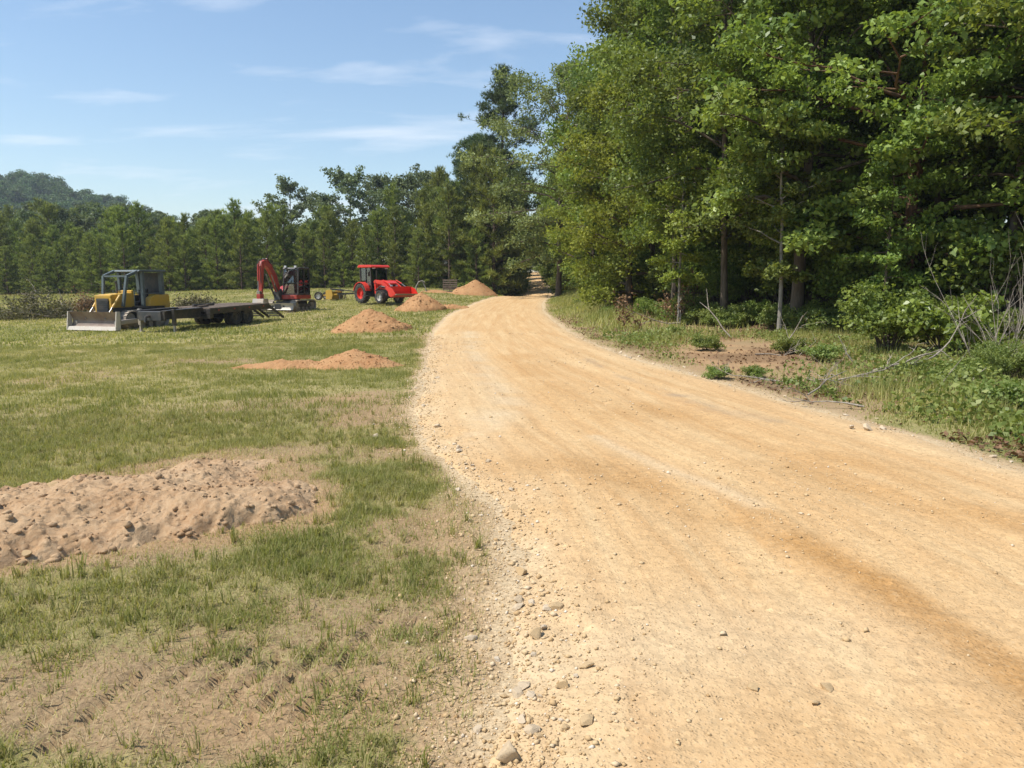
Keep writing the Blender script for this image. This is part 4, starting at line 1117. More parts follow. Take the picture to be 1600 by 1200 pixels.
# excavator
p = gp(447, 487); e = empty('excavator', (p.x, p.y + 1.25, p.z + .05), R(-104))
tag(e, 'compact red excavator with black cab and folded boom near the trailer ramps', 'excavator')
for s in (-1, 1): track(e, s * .77, 2.5, .62, .40, 36)
MB().box(-.9, .9, -.55, .55, .28, .56).build('undercarriage', M['dark'], e, .03)
b = MB(); prof = [(1.62 - .08 * math.sin(t / 6 * math.pi), .06 + .40 * t / 6) for t in range(7)]
b.prism(prof + [(x - .05, z) for x, z in reversed(prof)], -.98, .98); bl = b.build('dozer_blade', M['edge'], e)
MB().box(1.575, 1.6, -.22, .18, .1, .40).build('blade_patch', M['dark'], bl)
for s in (-1, 1): MB().bar((.6, s * .35, .35), (1.55, s * .35, .25), .12, .14).build('blade_arm', M['dark'], bl)
MB().tube([(0, 0, .56), (0, 0, .68)], .5, 20).build('slew_ring', M['dark'], e)
b = MB(); b.prism([(.95, -.45), (.95, .88), (-.7, .92), (-1.05, .6), (-1.15, 0), (-1.05, -.6), (-.7, -.92), (.3, -.92), (.6, -.6)], .68, .92, 'z'); b.build('house_base', M['dull_red'], e, .02)
b = MB(); b.prism([(-.55, -.92), (-.55, .1), (-.62, .9), (-.95, .62), (-1.12, 0), (-.95, -.62), (-.65, -.90)], .925, 1.5, 'z'); b.build('engine_cover', M['dark'], e, .06)
b = MB(); b.prism([(-.5, .925), (.35, .925), (.28, 1.25), (-.5, 1.5)], -.9, -.28); b.build('side_cover', M['dull_red'], e, .06)
# cab on the machine's left
cx0, cx1, cy0, cy1, cz0, cz1 = -.52, .86, -.02, .92, .925, 2.48
fr = MB()
for x, y in ((cx0, cy0), (cx0, cy1), (cx1, cy0), (cx1, cy1), (.12, cy1)): fr.bar((x, y, cz0), (x if x < .5 else x - .14, y, cz1), .08, .08)
for z in (cz0 + .04, 1.62): fr.bar((cx0, cy1, z), (cx1 - (.0 if z < 1.2 else .06), cy1, z), .06, .08); fr.bar((cx0, cy0, z), (cx1, cy0, z), .06, .08); fr.bar((cx1 - (.0 if z < 1.2 else .06), cy0, z), (cx1 - (.0 if z < 1.2 else .06), cy1, z), .06, .07)
fr.build('cab_frame', M['black'], e, .01)
rf = MB().prism([(cx0 - .05, cz1 - .03), (cx1 - .05, cz1 - .03), (cx1 - .1, cz1 + .06), (cx0, cz1 + .09)], cy0 - .05, cy1 + .05).build('cab_roof', M['black'], e, .03)
for y in (.12, .78): MB().box(cx1 - .12, cx1 - .02, y - .07, y + .07, cz1 + .06, cz1 + .17).build('work_lamp', M['lamp'], rf)
pane(e, [(cx1 - .02, cy0 + .04, 1.66), (cx1 - .02, cy1 - .04, 1.66), (cx1 - .13, cy1 - .04, cz1 - .04), (cx1 - .13, cy0 + .04, cz1 - .04)])
pane(e, [(cx1 - .01, cy0 + .04, 1.02), (cx1 - .01, cy1 - .04, 1.02), (cx1 - .01, cy1 - .04, 1.58), (cx1 - .01, cy0 + .04, 1.58)])
pane(e, [(.16, cy1 - .02, 1.66), (cx1 - .12, cy1 - .02, 1.66), (cx1 - .16, cy1 - .02, cz1 - .04), (.16, cy1 - .02, cz1 - .04)])
pane(e, [(cx0 + .04, cy1 - .02, 1.02), (.08, cy1 - .02, 1.02), (.08, cy1 - .02, cz1 - .04), (cx0 + .04, cy1 - .02, cz1 - .04)])
pane(e, [(.16, cy1 - .02, 1.02), (cx1 - .06, cy1 - .02, 1.02), (cx1 - .06, cy1 - .02, 1.58), (.16, cy1 - .02, 1.58)])
pane(e, [(cx0 + .02, cy0 + .04, 1.5), (cx0 + .02, cy1 - .04, 1.5), (cx0 + .02, cy1 - .04, cz1 - .04), (cx0 + .02, cy0 + .04, cz1 - .04)])
seat(e, -.05, .45, 1.2)
MB().box(.4, .75, .1, .8, .93, .98).build('cab_floor', M['dark'], e)
for y in (.25, .65): MB().tube([(.5, y, .98), (.42, y, 1.55)], .02).build('control_lever', M['black'], e)
# boom, stick, bucket
ybm = -.30
MB().prism([(.80, .62), (1.15, .62), (1.15, 1.15), (.95, 1.3), (.80, 1.15)], ybm - .2, ybm + .2).build('boom_swing_bracket', M['dark'], e, .02)
prof = [(.86, 1.05), (1.10, 1.02), (1.55, 1.85), (2.05, 2.42), (2.62, 2.70), (2.62, 2.88), (2.45, 2.92), (1.85, 2.72), (1.25, 2.05)]
MB().prism(prof, ybm - .13, ybm + .13).build('boom', M['dull_red'], e, .02)
prof = [(2.46, 2.96), (2.74, 2.84), (2.86, 2.6), (2.92, 1.05), (2.78, 1.02), (2.58, 2.4), (2.40, 2.78)]
MB().prism(prof, ybm - .105, ybm + .105).build('stick', M['dull_red'], e, .02).location.y = .0
for s in (-1, 1):
    MB().tube([(1.12, ybm + s * .17, .85), (1.62, ybm + s * .17, 1.55)], .05, 10).build('boom_cylinder', M['dark'], e); MB().tube([(1.6, ybm + s * .17, 1.53), (1.95, ybm + s * .17, 2.1)], .028, 8).build('cylinder_rod', M['chrome'], e)
MB().tube([(1.55, ybm, 2.62), (2.15, ybm, 3.0)], .055, 10).build('stick_cylinder', M['dull_red'], e); MB().tube([(2.12, ybm, 2.98), (2.50, ybm, 3.0)], .03, 8).build('cylinder_rod', M['chrome'], e)
MB().tube([(3.02, ybm, 2.7), (3.06, ybm, 1.75)], .05, 10).build('bucket_cylinder', M['dull_red'], e); MB().tube([(3.06, ybm, 1.78), (3.1, ybm, 1.15)], .028, 8).build('cylinder_rod', M['chrome'], e)
for dy_ in (-.10, .12): MB().tube([(1.4, ybm + dy_, 2.35), (2.2, ybm + dy_, 3.0), (2.75, ybm + dy_, 2.95), (2.98, ybm + dy_, 2.6), (2.96, ybm + dy_, 1.6)], .018, 6).build('hydraulic_hose', M['black'], e)
MB().bar((2.86, ybm, 1.12), (3.12, ybm, 1.15), .2, .06).build('linkage', M['steel'], e); MB().bar((3.1, ybm, 1.15), (3.05, ybm, .78), .18, .06).build('linkage', M['steel'], e)
MB().box(2.72, 3.12, ybm - .12, ybm + .12, .72, 1.02).build('coupler', M['dull_red'], e, .03)
prof = [(2.70, .74), (3.14, .74), (3.22, .50), (3.10, .22), (2.85, .10), (2.55, .18), (2.50, .24), (2.85, .20), (3.02, .30), (3.10, .52), (3.05, .68)]
bk = MB().prism(prof, ybm - .33, ybm + .33).build('bucket', M['steel'], e)
for s in (-1, 1): MB().prism([(2.70, .73), (3.12, .73), (3.2, .50), (3.08, .23), (2.85, .12), (2.56, .2)], ybm + s * .335, ybm + s * .355).build('bucket_side', M['steel'], bk)
for i in range(4): MB().bar((2.56, ybm - .27 + i * .18, .2), (2.40, ybm - .27 + i * .18, .24), .06, .04).build('tooth', M['edge'], bk)

# tractor with loader
p = gp(592, 477); e = empty('tractor', (p.x - .3, p.y + 1.0, p.z + .12), R(-44))
tag(e, 'bright red tractor with cab and raised front loader bucket', 'tractor')
RW, FW = .66, .44
for s in (-1, 1):
    wheel(e, Vector((-.55, s * .78, RW)), RW, .44, 'red', 16); wheel(e, Vector((1.42, s * .74, FW)), FW, .30, 'rim', 14)
MB().tube([(-.55, -.6, RW), (-.55, .6, RW)], .13, 10).build('rear_axle', M['dark'], e); MB().tube([(1.42, -.6, FW), (1.42, .6, FW)], .09, 10).build('front_axle', M['dark'], e)
MB().box(-.9, 1.5, -.26, .26, .42, .92).build('chassis', M['dark'], e, .03)
b = MB(); b.prism([(.32, .92), (1.86, .90), (1.92, 1.02), (1.86, 1.34), (1.55, 1.46), (.32, 1.56)], -.33, .33); hd = b.build('hood', M['red'], e, .06)
for s in (-1, 1):
    MB().prism([(1.0, 1.02), (1.75, 1.0), (1.70, 1.2), (1.05, 1.28)], s * .331, s * .337).build('side_grille', M['decal'], hd)
    MB().prism([(.45, 1.33), (1.25, 1.30), (1.25, 1.37), (.45, 1.42)], s * .331, s * .337).build('side_decal', M['decal'], hd)
    MB().box(1.90, 1.93, s * .12, s * .3, 1.08, 1.22).build('headlight', M['lamp'], hd)
MB().box(1.915, 1.935, -.11, .11, .98, 1.26).build('front_grille', M['decal'], hd)
c0, c1, w_, z0, z1 = -.92, .34, .66, .95, 2.36
fr = MB()
for s in (-1, 1):
    fr.bar((c1, s * w_, z0), (c1 - .10, s * w_ * .96, z1), .07, .07); fr.bar((c0 + .05, s * w_, 1.45), (c0, s * w_ * .96, z1), .08, .08); fr.bar((-.25, s * w_, 1.2), (-.27, s * w_ * .97, z1), .06, .06); fr.bar((c1, s * w_, z0 + .02), (-.3, s * w_, z0 + .02), .06, .06)
fr.bar((c0 + .05, -w_, 1.45), (c0 + .05, w_, 1.45), .06, .06); fr.build('cab_frame', M['black'], e, .01)
MB().box(c0, c1, -.62, .62, .88, .97).build('cab_floor', M['dark'], e); MB().prism([(c0 + .08, .97), (-.2, .97), (-.2, 1.2), (c0 + .08, 1.42)], -.6, .6).build('cab_base', M['black'], e)
b = MB(); b.prism([(c0 - .16, 2.36), (c1 + .16, 2.36), (c1 + .2, 2.42), (c1 + .05, 2.53), (c0, 2.55), (c0 - .18, 2.45)], -.76, .76); rf = b.build('cab_roof', M['red'], e, .04)
for s in (-1, 1): MB().box(c1 + .05, c1 + .12, s * .4, s * .6, 2.28, 2.355).build('work_lamp', M['lamp'], rf)
pane(e, [(c1 - .01, -.6, 1.5), (c1 - .01, .6, 1.5), (c1 - .09, .58, z1 - .02), (c1 - .09, -.58, z1 - .02)])
pane(e, [(c0 + .03, -.6, 1.5), (c0 + .03, .6, 1.5), (c0, .58, z1 - .02), (c0, -.58, z1 - .02)])
for s in (-1, 1):
    pane(e, [(-.21, s * .64, 1.05), (c1 - .05, s * .64, 1.05), (c1 - .12, s * .62, z1 - .03), (-.23, s * .62, z1 - .03)], name='door_window')
    pane(e, [(c0 + .1, s * .64, 1.5), (-.29, s * .64, 1.5), (-.3, s * .62, z1 - .03), (c0 + .06, s * .62, z1 - .03)])
    # fender
    arc = [(-.55 + .76 * math.cos(a), RW + .02 + .74 * math.sin(a)) for a in np.linspace(R(12), R(168), 12)]; arc2 = [(-.55 + .71 * math.cos(a), RW + .02 + .69 * math.sin(a)) for a in np.linspace(R(168), R(12), 12)]
    MB().prism(arc + arc2, s * .56, s * 1.0).build('fender', M['red'], e)
    MB().tube([(.3, s * .66, 2.2), (.5, s * .95, 2.15), (.5, s * .95, 1.95)], .015, 6).build('mirror_arm', M['black'], e); MB().box(.48, .52, s * .88, s * 1.02, 1.78, 2.08).build('mirror', M['black'], e, .01)
    MB().box(.0, .36, s * .68, s * .95, .50, .54).build('step', M['black'], e)
seat(e, -.35, 0, 1.2); MB().tube([(.2, 0, 1.0), (.12, 0, 1.55)], .03).build('steering_column', M['black'], e)
MB().tube([(.15 + .0 * math.cos(a), .19 * math.cos(a), 1.58 + .17 * math.sin(a)) for a in np.linspace(0, 6.2, 14)], .018, 6, False).build('steering_wheel', M['black'], e)
MB().tube([(.42, -.30, 1.5), (.42, -.30, 2.2)], .04, 8).build('exhaust_pipe', M['dark'], e)
for s in (-1, 1):
    yl = s * .50
    MB().bar((.62, yl * 1.0, .62), (.55, yl * 1.0, 1.50), .10, .16).build('loader_post', M['red'], e, .01)
    MB().prism([(.45, 1.44), (.62, 1.56), (1.30, 1.50), (2.42, .86), (2.42, .60), (2.25, .62), (1.25, 1.28), (.50, 1.34)], yl - .05 + s * .03, yl + .05 + s * .03).build('loader_arm', M['red'], e, .01)
    MB().tube([(.72, yl + s * .12, .85), (1.35, yl + s * .12, 1.15)], .045, 8).build('lift_cylinder', M['dark'], e); MB().tube([(1.33, yl + s * .12, 1.14), (1.75, yl + s * .1, 1.10)], .025, 8).build('cylinder_rod', M['chrome'], e)
    MB().tube([(1.45, yl + s * .03, 1.52), (2.05, yl + s * .03, 1.30)], .04, 8).build('tilt_cylinder', M['red'], e); MB().tube([(2.03, yl + s * .03, 1.31), (2.5, yl + s * .03, 1.08)], .022, 8).build('cylinder_rod', M['chrome'], e)
MB().bar((1.9, -.5, .98), (1.9, .5, .98), .10, .10).build('loader_cross_tube', M['red'], e)
# bucket: back, floor, lip and two cheeks
prof = [(2.50, 1.12), (2.44, .78), (2.54, .50), (2.78, .42), (3.30, .62), (3.30, .645), (2.80, .455), (2.57, .53), (2.475, .79), (2.53, 1.12)]
bk = MB().prism(prof, -.90, .90).build('loader_bucket', M['red'], e)
for s in (-1, 1): MB().prism([(2.52, 1.10), (2.46, .78), (2.56, .52), (2.79, .44), (3.28, .625), (2.95, .98)], s * .902, s * .925).build('bucket_cheek', M['red'], bk)
MB().prism([(3.22, .565), (3.40, .635), (3.40, .655), (3.22, .61)], -.93, .93).build('bucket_lip', M['steel'], bk)

# yellow towed grader behind the tractor
p = gp(520, 470); e = empty('drag_grader', (p.x, p.y + .6, p.z + .02), R(-14)); tag(e, 'yellow drag grader with black tow frame and pale-rimmed wheels', 'grader')
for s in (-1, 1): wheel(e, Vector((-.95, s * .62, .32)), .32, .2, 'rim', 0); MB().bar((-.95, s * .45, .34), (.5, s * .45, .45), .08, .10).build('frame_rail', M['yellow'], e)
MB().tube([(-.95, -.6, .32), (-.95, .6, .32)], .045, 8).build('axle', M['dark'], e)
MB().prism([(-.28, .10), (.18, .10), (.26, .40), (.18, .78), (-.28, .72)], -.82, -.76).build('end_plate', M['yellow'], e); MB().prism([(-.28, .10), (.18, .10), (.26, .40), (.18, .78), (-.28, .72)], .76, .82).build('end_plate', M['yellow'], e)
MB().prism([(.05, .04), (.10, .04), (.0, .35), (.08, .65), (.02, .66), (-.06, .35)], -.755, .755).build('moldboard', M['yellow'], e)
MB().bar((.5, -.45, .45), (2.0, 0, .55), .09, .11).build('drawbar', M['black'], e); MB().bar((.5, .45, .45), (2.0, 0, .55), .09, .11).build('drawbar', M['black'], e)
MB().bar((.5, -.5, .48), (.5, .5, .48), .08, .12).build('cross_bar', M['black'], e); MB().bar((.3, 0, .8), (1.7, 0, .62), .07, .07).build('top_link', M['black'], e)
MB().tube([(.5, .15, .5), (.35, .15, .95), (.2, .15, .98)], .03, 8).build('crank', M['black'], e); MB().bar((-.1, -.4, .82), (.9, -.3, .70), .06, .12).build('scarifier_bar', M['black'], e)
for i in range(5): MB().bar((.62, -.5 + i * .25, .45), (.66, -.5 + i * .25, .12), .04, .06).build('tine', M['dark'], e)

# pallet leaning at the pines
p = gp(703, 457); e = empty('pallet', (p.x, p.y + .2, p.z), R(8)); e.rotation_euler = (R(-12), 0, R(8)); tag(e, 'weathered wooden pallet standing on edge in front of the pines', 'pallet')
for i in range(6): MB().box(-.6, .6, -.05, -.03, .02 + i * .19, .13 + i * .19).build('slat', M['plank'], e)
for x in (-.55, 0, .55): MB().box(x - .03, x + .03, -.03, .06, 0, 1.1).build('bearer', M['plank'], e)
# pale bent limb beside the bucket
p = gp(658, 457); e = empty('bent_branch', (p.x, p.y, p.z)); tag(e, 'pale bare bent limb arching over grass behind the tractor bucket', 'branch')
MB().tube([(-.42, 0, -.05), (-.40, .0, .45), (-.2, .05, .85), (.1, .05, .95), (.35, 0, .8)], [.06, .055, .05, .045, .03]).build('limb', M['pale_bark'], e, smooth=True)
MB().tube([(.1, .05, .95), (.36, .1, .4), (.42, .1, -.05)], [.045, .05, .05]).build('prop_limb', M['pale_bark'], e, smooth=True)

# ------------------------------------------------------------------ grass of the field
def inpile(x, y):
    m = np.zeros(len(x), bool)
    for (x0, x1, y0, y1, hf) in PILES:
        k = (x > x0) & (x < x1) & (y > y0) & (y < y1)
        if k.any(): m[k] |= hf(x[k], y[k]) > .05
    return m
def blades(name, x, y, L, w, rng, lean, var, seg=2, z=None):
    n = len(x); z = hz(x, y) if z is None else z; P = np.stack([x, y, z - .006], 1)
    a = rng.random(n) * 6.283; D = np.stack([np.cos(a), np.sin(a), np.zeros(n)], 1); S = np.stack([-np.sin(a), np.cos(a), np.zeros(n)], 1) * (w / 2)[:, None]
    l = lean * rng.uniform(.3, 1.4, n); U = np.array([0, 0, 1.])
    tip = P + D * (L * l)[:, None] + U * (L * np.sqrt(np.clip(1 - l ** 2, .05, 1)))[:, None]
    if seg == 1:
        V = np.stack([P - S, P + S, tip], 1).reshape(-1, 3); Fc = np.arange(n * 3).reshape(-1, 3); k = 3
    else:
        midp = P + D * (L * l * .3)[:, None] + U * (L * .58)[:, None] * np.sqrt(np.clip(1 - (l * .5) ** 2, .05, 1))[:, None]
        V = np.stack([P - S, P + S, midp + S * .8, midp - S * .8, tip], 1).reshape(-1, 3); b0 = np.arange(n)[:, None] * 5; k = 5
        Fc = np.concatenate([b0 + np.array([0, 1, 2]), b0 + np.array([0, 2, 3]), b0 + np.array([3, 2, 4])])
    return npmesh(name, V, Fc, {'var': np.repeat(np.clip(var, 0, 1), k)})
rg = np.random.default_rng(501)
def scatter(n, y0, y1, pw, left=True):
    y = y0 + (y1 - y0) * rg.random(n) ** pw; xl = -(.70 * y + 1.6); x = xl + (roadL(y) + .1 - xl) * rg.random(n)
    return x, y
# tussock pattern: green clumps over thin dry grass
def fieldcover(n, y0, y1, pw, L, w, seg, name, lab, lean=.55):
    x, y = scatter(n, y0, y1, pw); gmk = grassmask(x, y)
    tus = vn(x * 5.5, y * 5.5, 511) * .6 + vn(x * 1.4, y * 1.4, 512) * .5
    keep = (rg.random(n) < np.clip(gmk * 1.3 * (.42 + 1.1 * sst(.35, .8, tus)), .10 * (rdist(x, y) > .12), 1)) & ~inpile(x, y) & (rdist(x, y) > .05)
    x, y, tus, gmk = x[keep], y[keep], tus[keep], gmk[keep]; m = len(x)
    dry = np.clip(.64 - .42 * sst(.4, .85, tus) + .42 * fbm(x * .25, y * .25, 513, 3) + .25 * (1 - gmk) + rg.normal(0, .2, m), 0, 1)
    LL = L * rg.uniform(.5, 1.35, m) * (.65 + .6 * sst(.4, .9, tus))
    me = blades(name, x, y, LL, w * rg.uniform(.7, 1.3, m), rg, lean, dry, seg)
    print(name, m)
    return tag(link(name, me, M['grass']), lab, 'grass', kind='stuff')
fieldcover(560000, 1.9, 9.0, .75, .052, .0066, 1, 'grass', 'patchy short green and yellow grass beside the dirt road', .8)
fieldcover(260000, 8.5, 26, .8, .08, .013, 1, 'grass', 'mown green and straw-coloured grass around the dirt heaps')
fieldcover(210000, 25, 84, .8, .11, .05, 1, 'grass', 'yellow-green mown grass of the open field around the machines')
# tufts of longer blades splayed from one root
tx, ty = scatter(7500, 1.9, 10, .8); kk = (rg.random(len(tx)) < np.clip(grassmask(tx, ty) * .8, .03, 1)) & ~inpile(tx, ty) & (rdist(tx, ty) > .1); tx, ty = tx[kk], ty[kk]
k_ = 13; tv = rg.normal(.36, .22, len(tx)); sc_ = rg.uniform(.5, 1.3, len(tx))
x = np.repeat(tx, k_) + rg.normal(0, .014, len(tx) * k_); y = np.repeat(ty, k_) + rg.normal(0, .014, len(tx) * k_); m = len(x)
me = blades('grass_tufts', x, y, np.repeat(sc_, k_) * rg.uniform(.05, .125, m), rg.uniform(.004, .007, m), rg, .72, np.repeat(tv, k_) + rg.normal(0, .15, m), 2)
tag(link('grass_tufts', me, M['grass']), 'taller splayed grass tufts dotted over the near field', 'grass', kind='stuff'); print('tufts', len(tx))
# dry straw lying on the bare soil
x, y = scatter(130000, 1.9, 11, .8); kk = ~inpile(x, y) & (rdist(x, y) > .06) & (rg.random(len(x)) < .85); x, y = x[kk], y[kk]; m = len(x)
me = blades('straw', x, y, rg.uniform(.02, .085, m), np.full(m, .0035), rg, .93, rg.random(m), 1)
tag(link('straw', me, M['straw']), 'dry cut straw strewn over the bare soil beside the road', 'straw', kind='stuff')

# ------------------------------------------------------------------ right-hand verge and undergrowth
def verge(n, y0, y1, L, w, pw, name, lab, mat, seg=1):
    y = y0 + (y1 - y0) * rg.random(n) ** pw; xr = roadR(y); x = xr + (np.minimum(edgeX(y) + 1.5, .72 * y + 2) - xr) * rg.random(n)
    g = grassmask(x, y); pt = fbm(x * .9, y * .9, 521, 3)
    keep = (rg.random(n) < np.clip(.25 + g * .9 + .35 * pt, .03, 1)) & (rdist(x, y) > .05 + .25 * rg.random(n)) & (rg.random(n) > 1.1 * np.exp(-((x - 6.0) / 1.9) ** 2 - ((y - 19.5) / 4.5) ** 2) + 1.0 * np.exp(-((x - 4.7) / 1.4) ** 2 - ((y - 16.0) / 3.2) ** 2))
    x, y, pt = x[keep], y[keep], pt[keep]; m = len(x); dist_ = np.clip(rdist(x, y) / 1.5, .25, 1.3)
    me = blades(name, x, y, L * rg.uniform(.4, 1.4, m) * dist_ * (1 + .6 * pt), w * rg.uniform(.7, 1.4, m), rg, .55, np.clip(.47 + .4 * fbm(x * .6, y * .6, 523, 3) + rg.normal(0, .22, m), 0, 1), seg)
    return tag(link(name, me, M[mat]), lab, 'grass', kind='stuff')
verge(80000, 6, 24, .17, .014, .8, 'verge_grass', 'rough uncut grass and weeds between the road and the wood', 'grass', 1)
verge(40000, 23, 62, .26, .032, .8, 'verge_grass', 'rough grass strip at the bend in front of the leafy trees', 'grass', 1)
# broad weed leaves among the verge grass
n = 42000; y = 7 + 17 * rg.random(n); x = roadR(y) + .7 + (np.minimum(edgeX(y) + 1, .72 * y + 2) - roadR(y)) * rg.random(n)
cl = vn(x * 1.6, y * 1.6, 531) * .7 + vn(x * .6, y * .6, 532) * .5; kk = (cl > .54) & (rg.random(n) > 1.1 * np.exp(-((x - 6.0) / 1.9) ** 2 - ((y - 19.5) / 4.5) ** 2) + 1.0 * np.exp(-((x - 4.7) / 1.4) ** 2 - ((y - 16.0) / 3.2) ** 2)); x, y, cl = x[kk], y[kk], cl[kk]
z = hz(x, y) + rg.random(len(x)) ** .8 * (.05 + .85 * (cl - .54) / .4 * .36)
me = leaves('weeds', np.stack([x, y, z], 1), rg.uniform(.04, .11, len(x)), rg, .8, .3, .1, np.clip(rg.normal(.5, .22, len(x)) + .8 * (cl - .75), 0, 1))
tag(link('weeds', me, M['weed']), 'low leafy weeds growing in patches on the right verge', 'weeds', kind='stuff')

n = 16000; y = 7 + 30 * rg.random(n) ** 1.2; x = roadR(y) + .25 + (np.minimum(edgeX(y) + 1.5, .72 * y + 2) - roadR(y)) * rg.random(n); kk = rg.random(n) < np.clip(.35 + .9 * fbm(x * .8, y * .8, 97, 3), .06, 1); x, y = x[kk], y[kk]
me = leaves('leaf_litter', np.stack([x, y, hz(x, y) + .012 + .02 * rg.random(len(x))], 1), rg.uniform(.04, .11, len(x)), rg, 2.5, .3, .15)
tag(link('leaf_litter', me, M['dead_leaf']), 'brown fallen leaves and litter on the right verge', 'leaf litter', kind='stuff')

def shrubmesh(seed, rx, rz_, nst, leaf, per, cr, r0=.018):
    rng = np.random.default_rng(seed); segs, cen = [], []
    for i in range(nst):
        az = rng.random() * 6.283; l = rng.uniform(.5, 1.0); e = np.array([math.cos(az) * rx * l, math.sin(az) * rx * l, rz_ * rng.uniform(.45, 1.05) * (1.12 - .4 * l)])
        s0 = rng.normal(0, .1 * rx, 3) * (1, 1, 0) - np.array([0, 0, .08]); m_ = s0 + (e - s0) * .5 + np.array([0, 0, .15 * rz_])
        segs.append(([Vector(s0), Vector(m_), Vector(e)], [r0, r0 * .7, r0 * .25])); cen += [e, m_ + (e - m_) * .5, m_]
        for q in range(2):
            e2 = m_ + (e - m_) * rng.uniform(.2, .9) + rng.normal(0, .22 * rx, 3) * (1, 1, .6); segs.append(([Vector(m_), Vector(e2)], [r0 * .5, r0 * .2])); cen.append(e2)
    cen = np.array(cen); cen[:, 2] = np.maximum(cen[:, 2], .08); idx = np.repeat(np.arange(len(cen)), per)
    C = cen[idx] + unit(rng.normal(size=(len(idx), 3))) * (rng.random((len(idx), 1)) ** .5) * cr * (1, 1, .6); C[:, 2] = np.maximum(C[:, 2], .02)
    cv = rng.normal(.5, .15, len(cen)); hor = C.copy(); hor[:, 2] = 0
    return tubemesh('stems', segs, 5), leaves('foliage', C, leaf * rng.uniform(.6, 1.25, len(C)), rng, .9, .32, .1, np.clip(cv[idx] + rng.normal(0, .16, len(idx)), 0, 1), .3 * unit(hor))
def shrub(ms, mats, loc, rz, s, label, cat='bush', group=None, name='shrub', sz=None):
    e = empty(name, loc, rz, s)
    if sz: e.scale = (s, s, sz)
    for m, mt in zip(ms, mats):
        if len(m.materials) == 0: m.materials.append(M[mt])
    link('stems', ms[0], None, e); link('foliage', ms[1], None, e); return tag(e, label, cat, group)
brightS = shrubmesh(541, 1.25, 1.7, 26, .17, 34, .30); darkS = shrubmesh(542, 1.1, 1.6, 26, .095, 60, .30); fineS = shrubmesh(543, 1.2, 1.25, 34, .06, 110, .26, .012); lowS = shrubmesh(544, .7, .7, 18, .09, 40, .22, .01)
def onpx(u, v):
    p = gp(u, v); return onground(p.x, p.y)
shrub(brightS, ('bark', 'shrub_leaf'), onpx(1475, 556), .3, .85, 'bright yellow-green broad-leaved shrub behind the fallen dead limb')
shrub(darkS, ('bark', 'leaf'), onpx(1385, 552), 1.2, 1.0, 'dark green small-leaved bush left of the bright shrub')
shrub(fineS, ('bark', 'weed'), onpx(1582, 596), 2.2, .55, 'fine-leaved olive bush below the bare grey dead brush')
for i, (u, v, s, lab) in enumerate([(1235, 552, .8, 'low green bush at the foot of the pale sapling'), (1105, 548, .75, 'low bush on the red earth beside withered branch'), (1285, 565, .7, 'low bush between pale sapling and fallen limb'),
                                    (1500, 600, .8, 'low bush in front of the bright shrub'), (1120, 592, .45, 'small green clump on the bare red earth near the road'), (1180, 590, .4, 'grassy clump beside the brush heap at the road'),
                                    (1055, 524, .6, 'low bush at the dark wood edge by the withered leaves'), (1420, 585, .6, 'low bush under the forked end of the fallen limb'), (1560, 640, .8, 'low leafy bush in the rough grass below the olive bush'),
                                    (950, 492, .8, 'low bush at the grass bend below the yellow-green tree'), (905, 478, .8, 'low bush beside the road crest')]):
    shrub(lowS, ('bark', 'weed'), onpx(u, v), i * 1.1, s * .7, lab)
for i in range(46):
    y = 16.5 + 16 * (i + RND.random()) / 46; x = float(edgeX(y)) + RND.uniform(-.5, .9)
    if x > .70 * y + 1: continue
    shrub([lowS, darkS, lowS][i % 3], ('bark', 'weed'), onground(x, y), RND.uniform(0, 6.28), RND.uniform(.55, 1.0) * (.75 if i % 3 == 1 else 1), 'tangled green bush at the foot of the wood edge ' + seg_name(x, y, WOOD), 'bush', 'bushes along the wood edge ' + seg_name(x, y, WOOD))
# understory inside the wood: what closes the view between the trunks
under = [shrubmesh(551, 1.5, 2.6, 22, .15, 40, .42), shrubmesh(552, 1.3, 3.4, 22, .14, 40, .42)]
k = 0
for i in range(135):
    y = RND.uniform(20, 78); x = float(edgeX(y)) + (RND.uniform(.8, 5) if i % 3 else RND.uniform(4, 26))
    if x > .72 * y + 6: continue
    shrub(under[i % 2], ('bark', 'leaf'), onground(x, y), RND.uniform(0, 6.28), RND.uniform(.6, 1.25), 'shaded understory bush between the trunks ' + seg_name(x, y, WOOD), 'bush', 'bushes inside the wood ' + seg_name(x, y, WOOD)); k += 1
print('understory', k)

# ------------------------------------------------------------------ dead wood
def deadlimb(seed, L, n, spread, r, upl=.5, wob=.16):
    rng = np.random.default_rng(seed); segs = []
    def grow(p, d, l, rr, dep):
        pts = [p]; q = p
        for i in range(4):
            d = unit((d + rng.normal(0, wob, 3))[None])[0]; q = q + d * l / 4; pts.append(q)
        segs.append(([Vector(a) for a in pts], [rr, rr * .85, rr * .7, rr * .55, rr * .35]))
        if dep > 0:
            for j in range(n):
                b_ = pts[rng.integers(1, 5)]; grow(b_, unit((d + rng.normal(0, spread, 3) + np.array([0, 0, upl * .3]))[None])[0], l * rng.uniform(.35, .65), rr * .5, dep - 1)
    return segs, grow, rng
def limb(label, loc, d, L, seed, n=3, spread=.6, r=.03, depth=2, mat='dead_wood', name='dead_branch', lf=None):
    segs, grow, rng = deadlimb(seed, L, n, spread, r)
    grow(np.zeros(3), unit(np.array(d, float)[None])[0], L, r, depth)
    e = empty(name, loc); tag(e, label, 'branch'); link('limb', tubemesh('limb', segs, 5), M[mat], e)
    if lf:
        ends = np.array([s[0][-1] for s in segs] + [s[0][-2] for s in segs]); idx = np.repeat(np.arange(len(ends)), lf[0])
        link('dead_leaves', leaves('dead_leaves', ends[idx] + rng.normal(0, lf[1], (len(idx), 3)), lf[2] * rng.uniform(.6, 1.2, len(idx)), rng, .3), M[lf[3]], e)
    return e
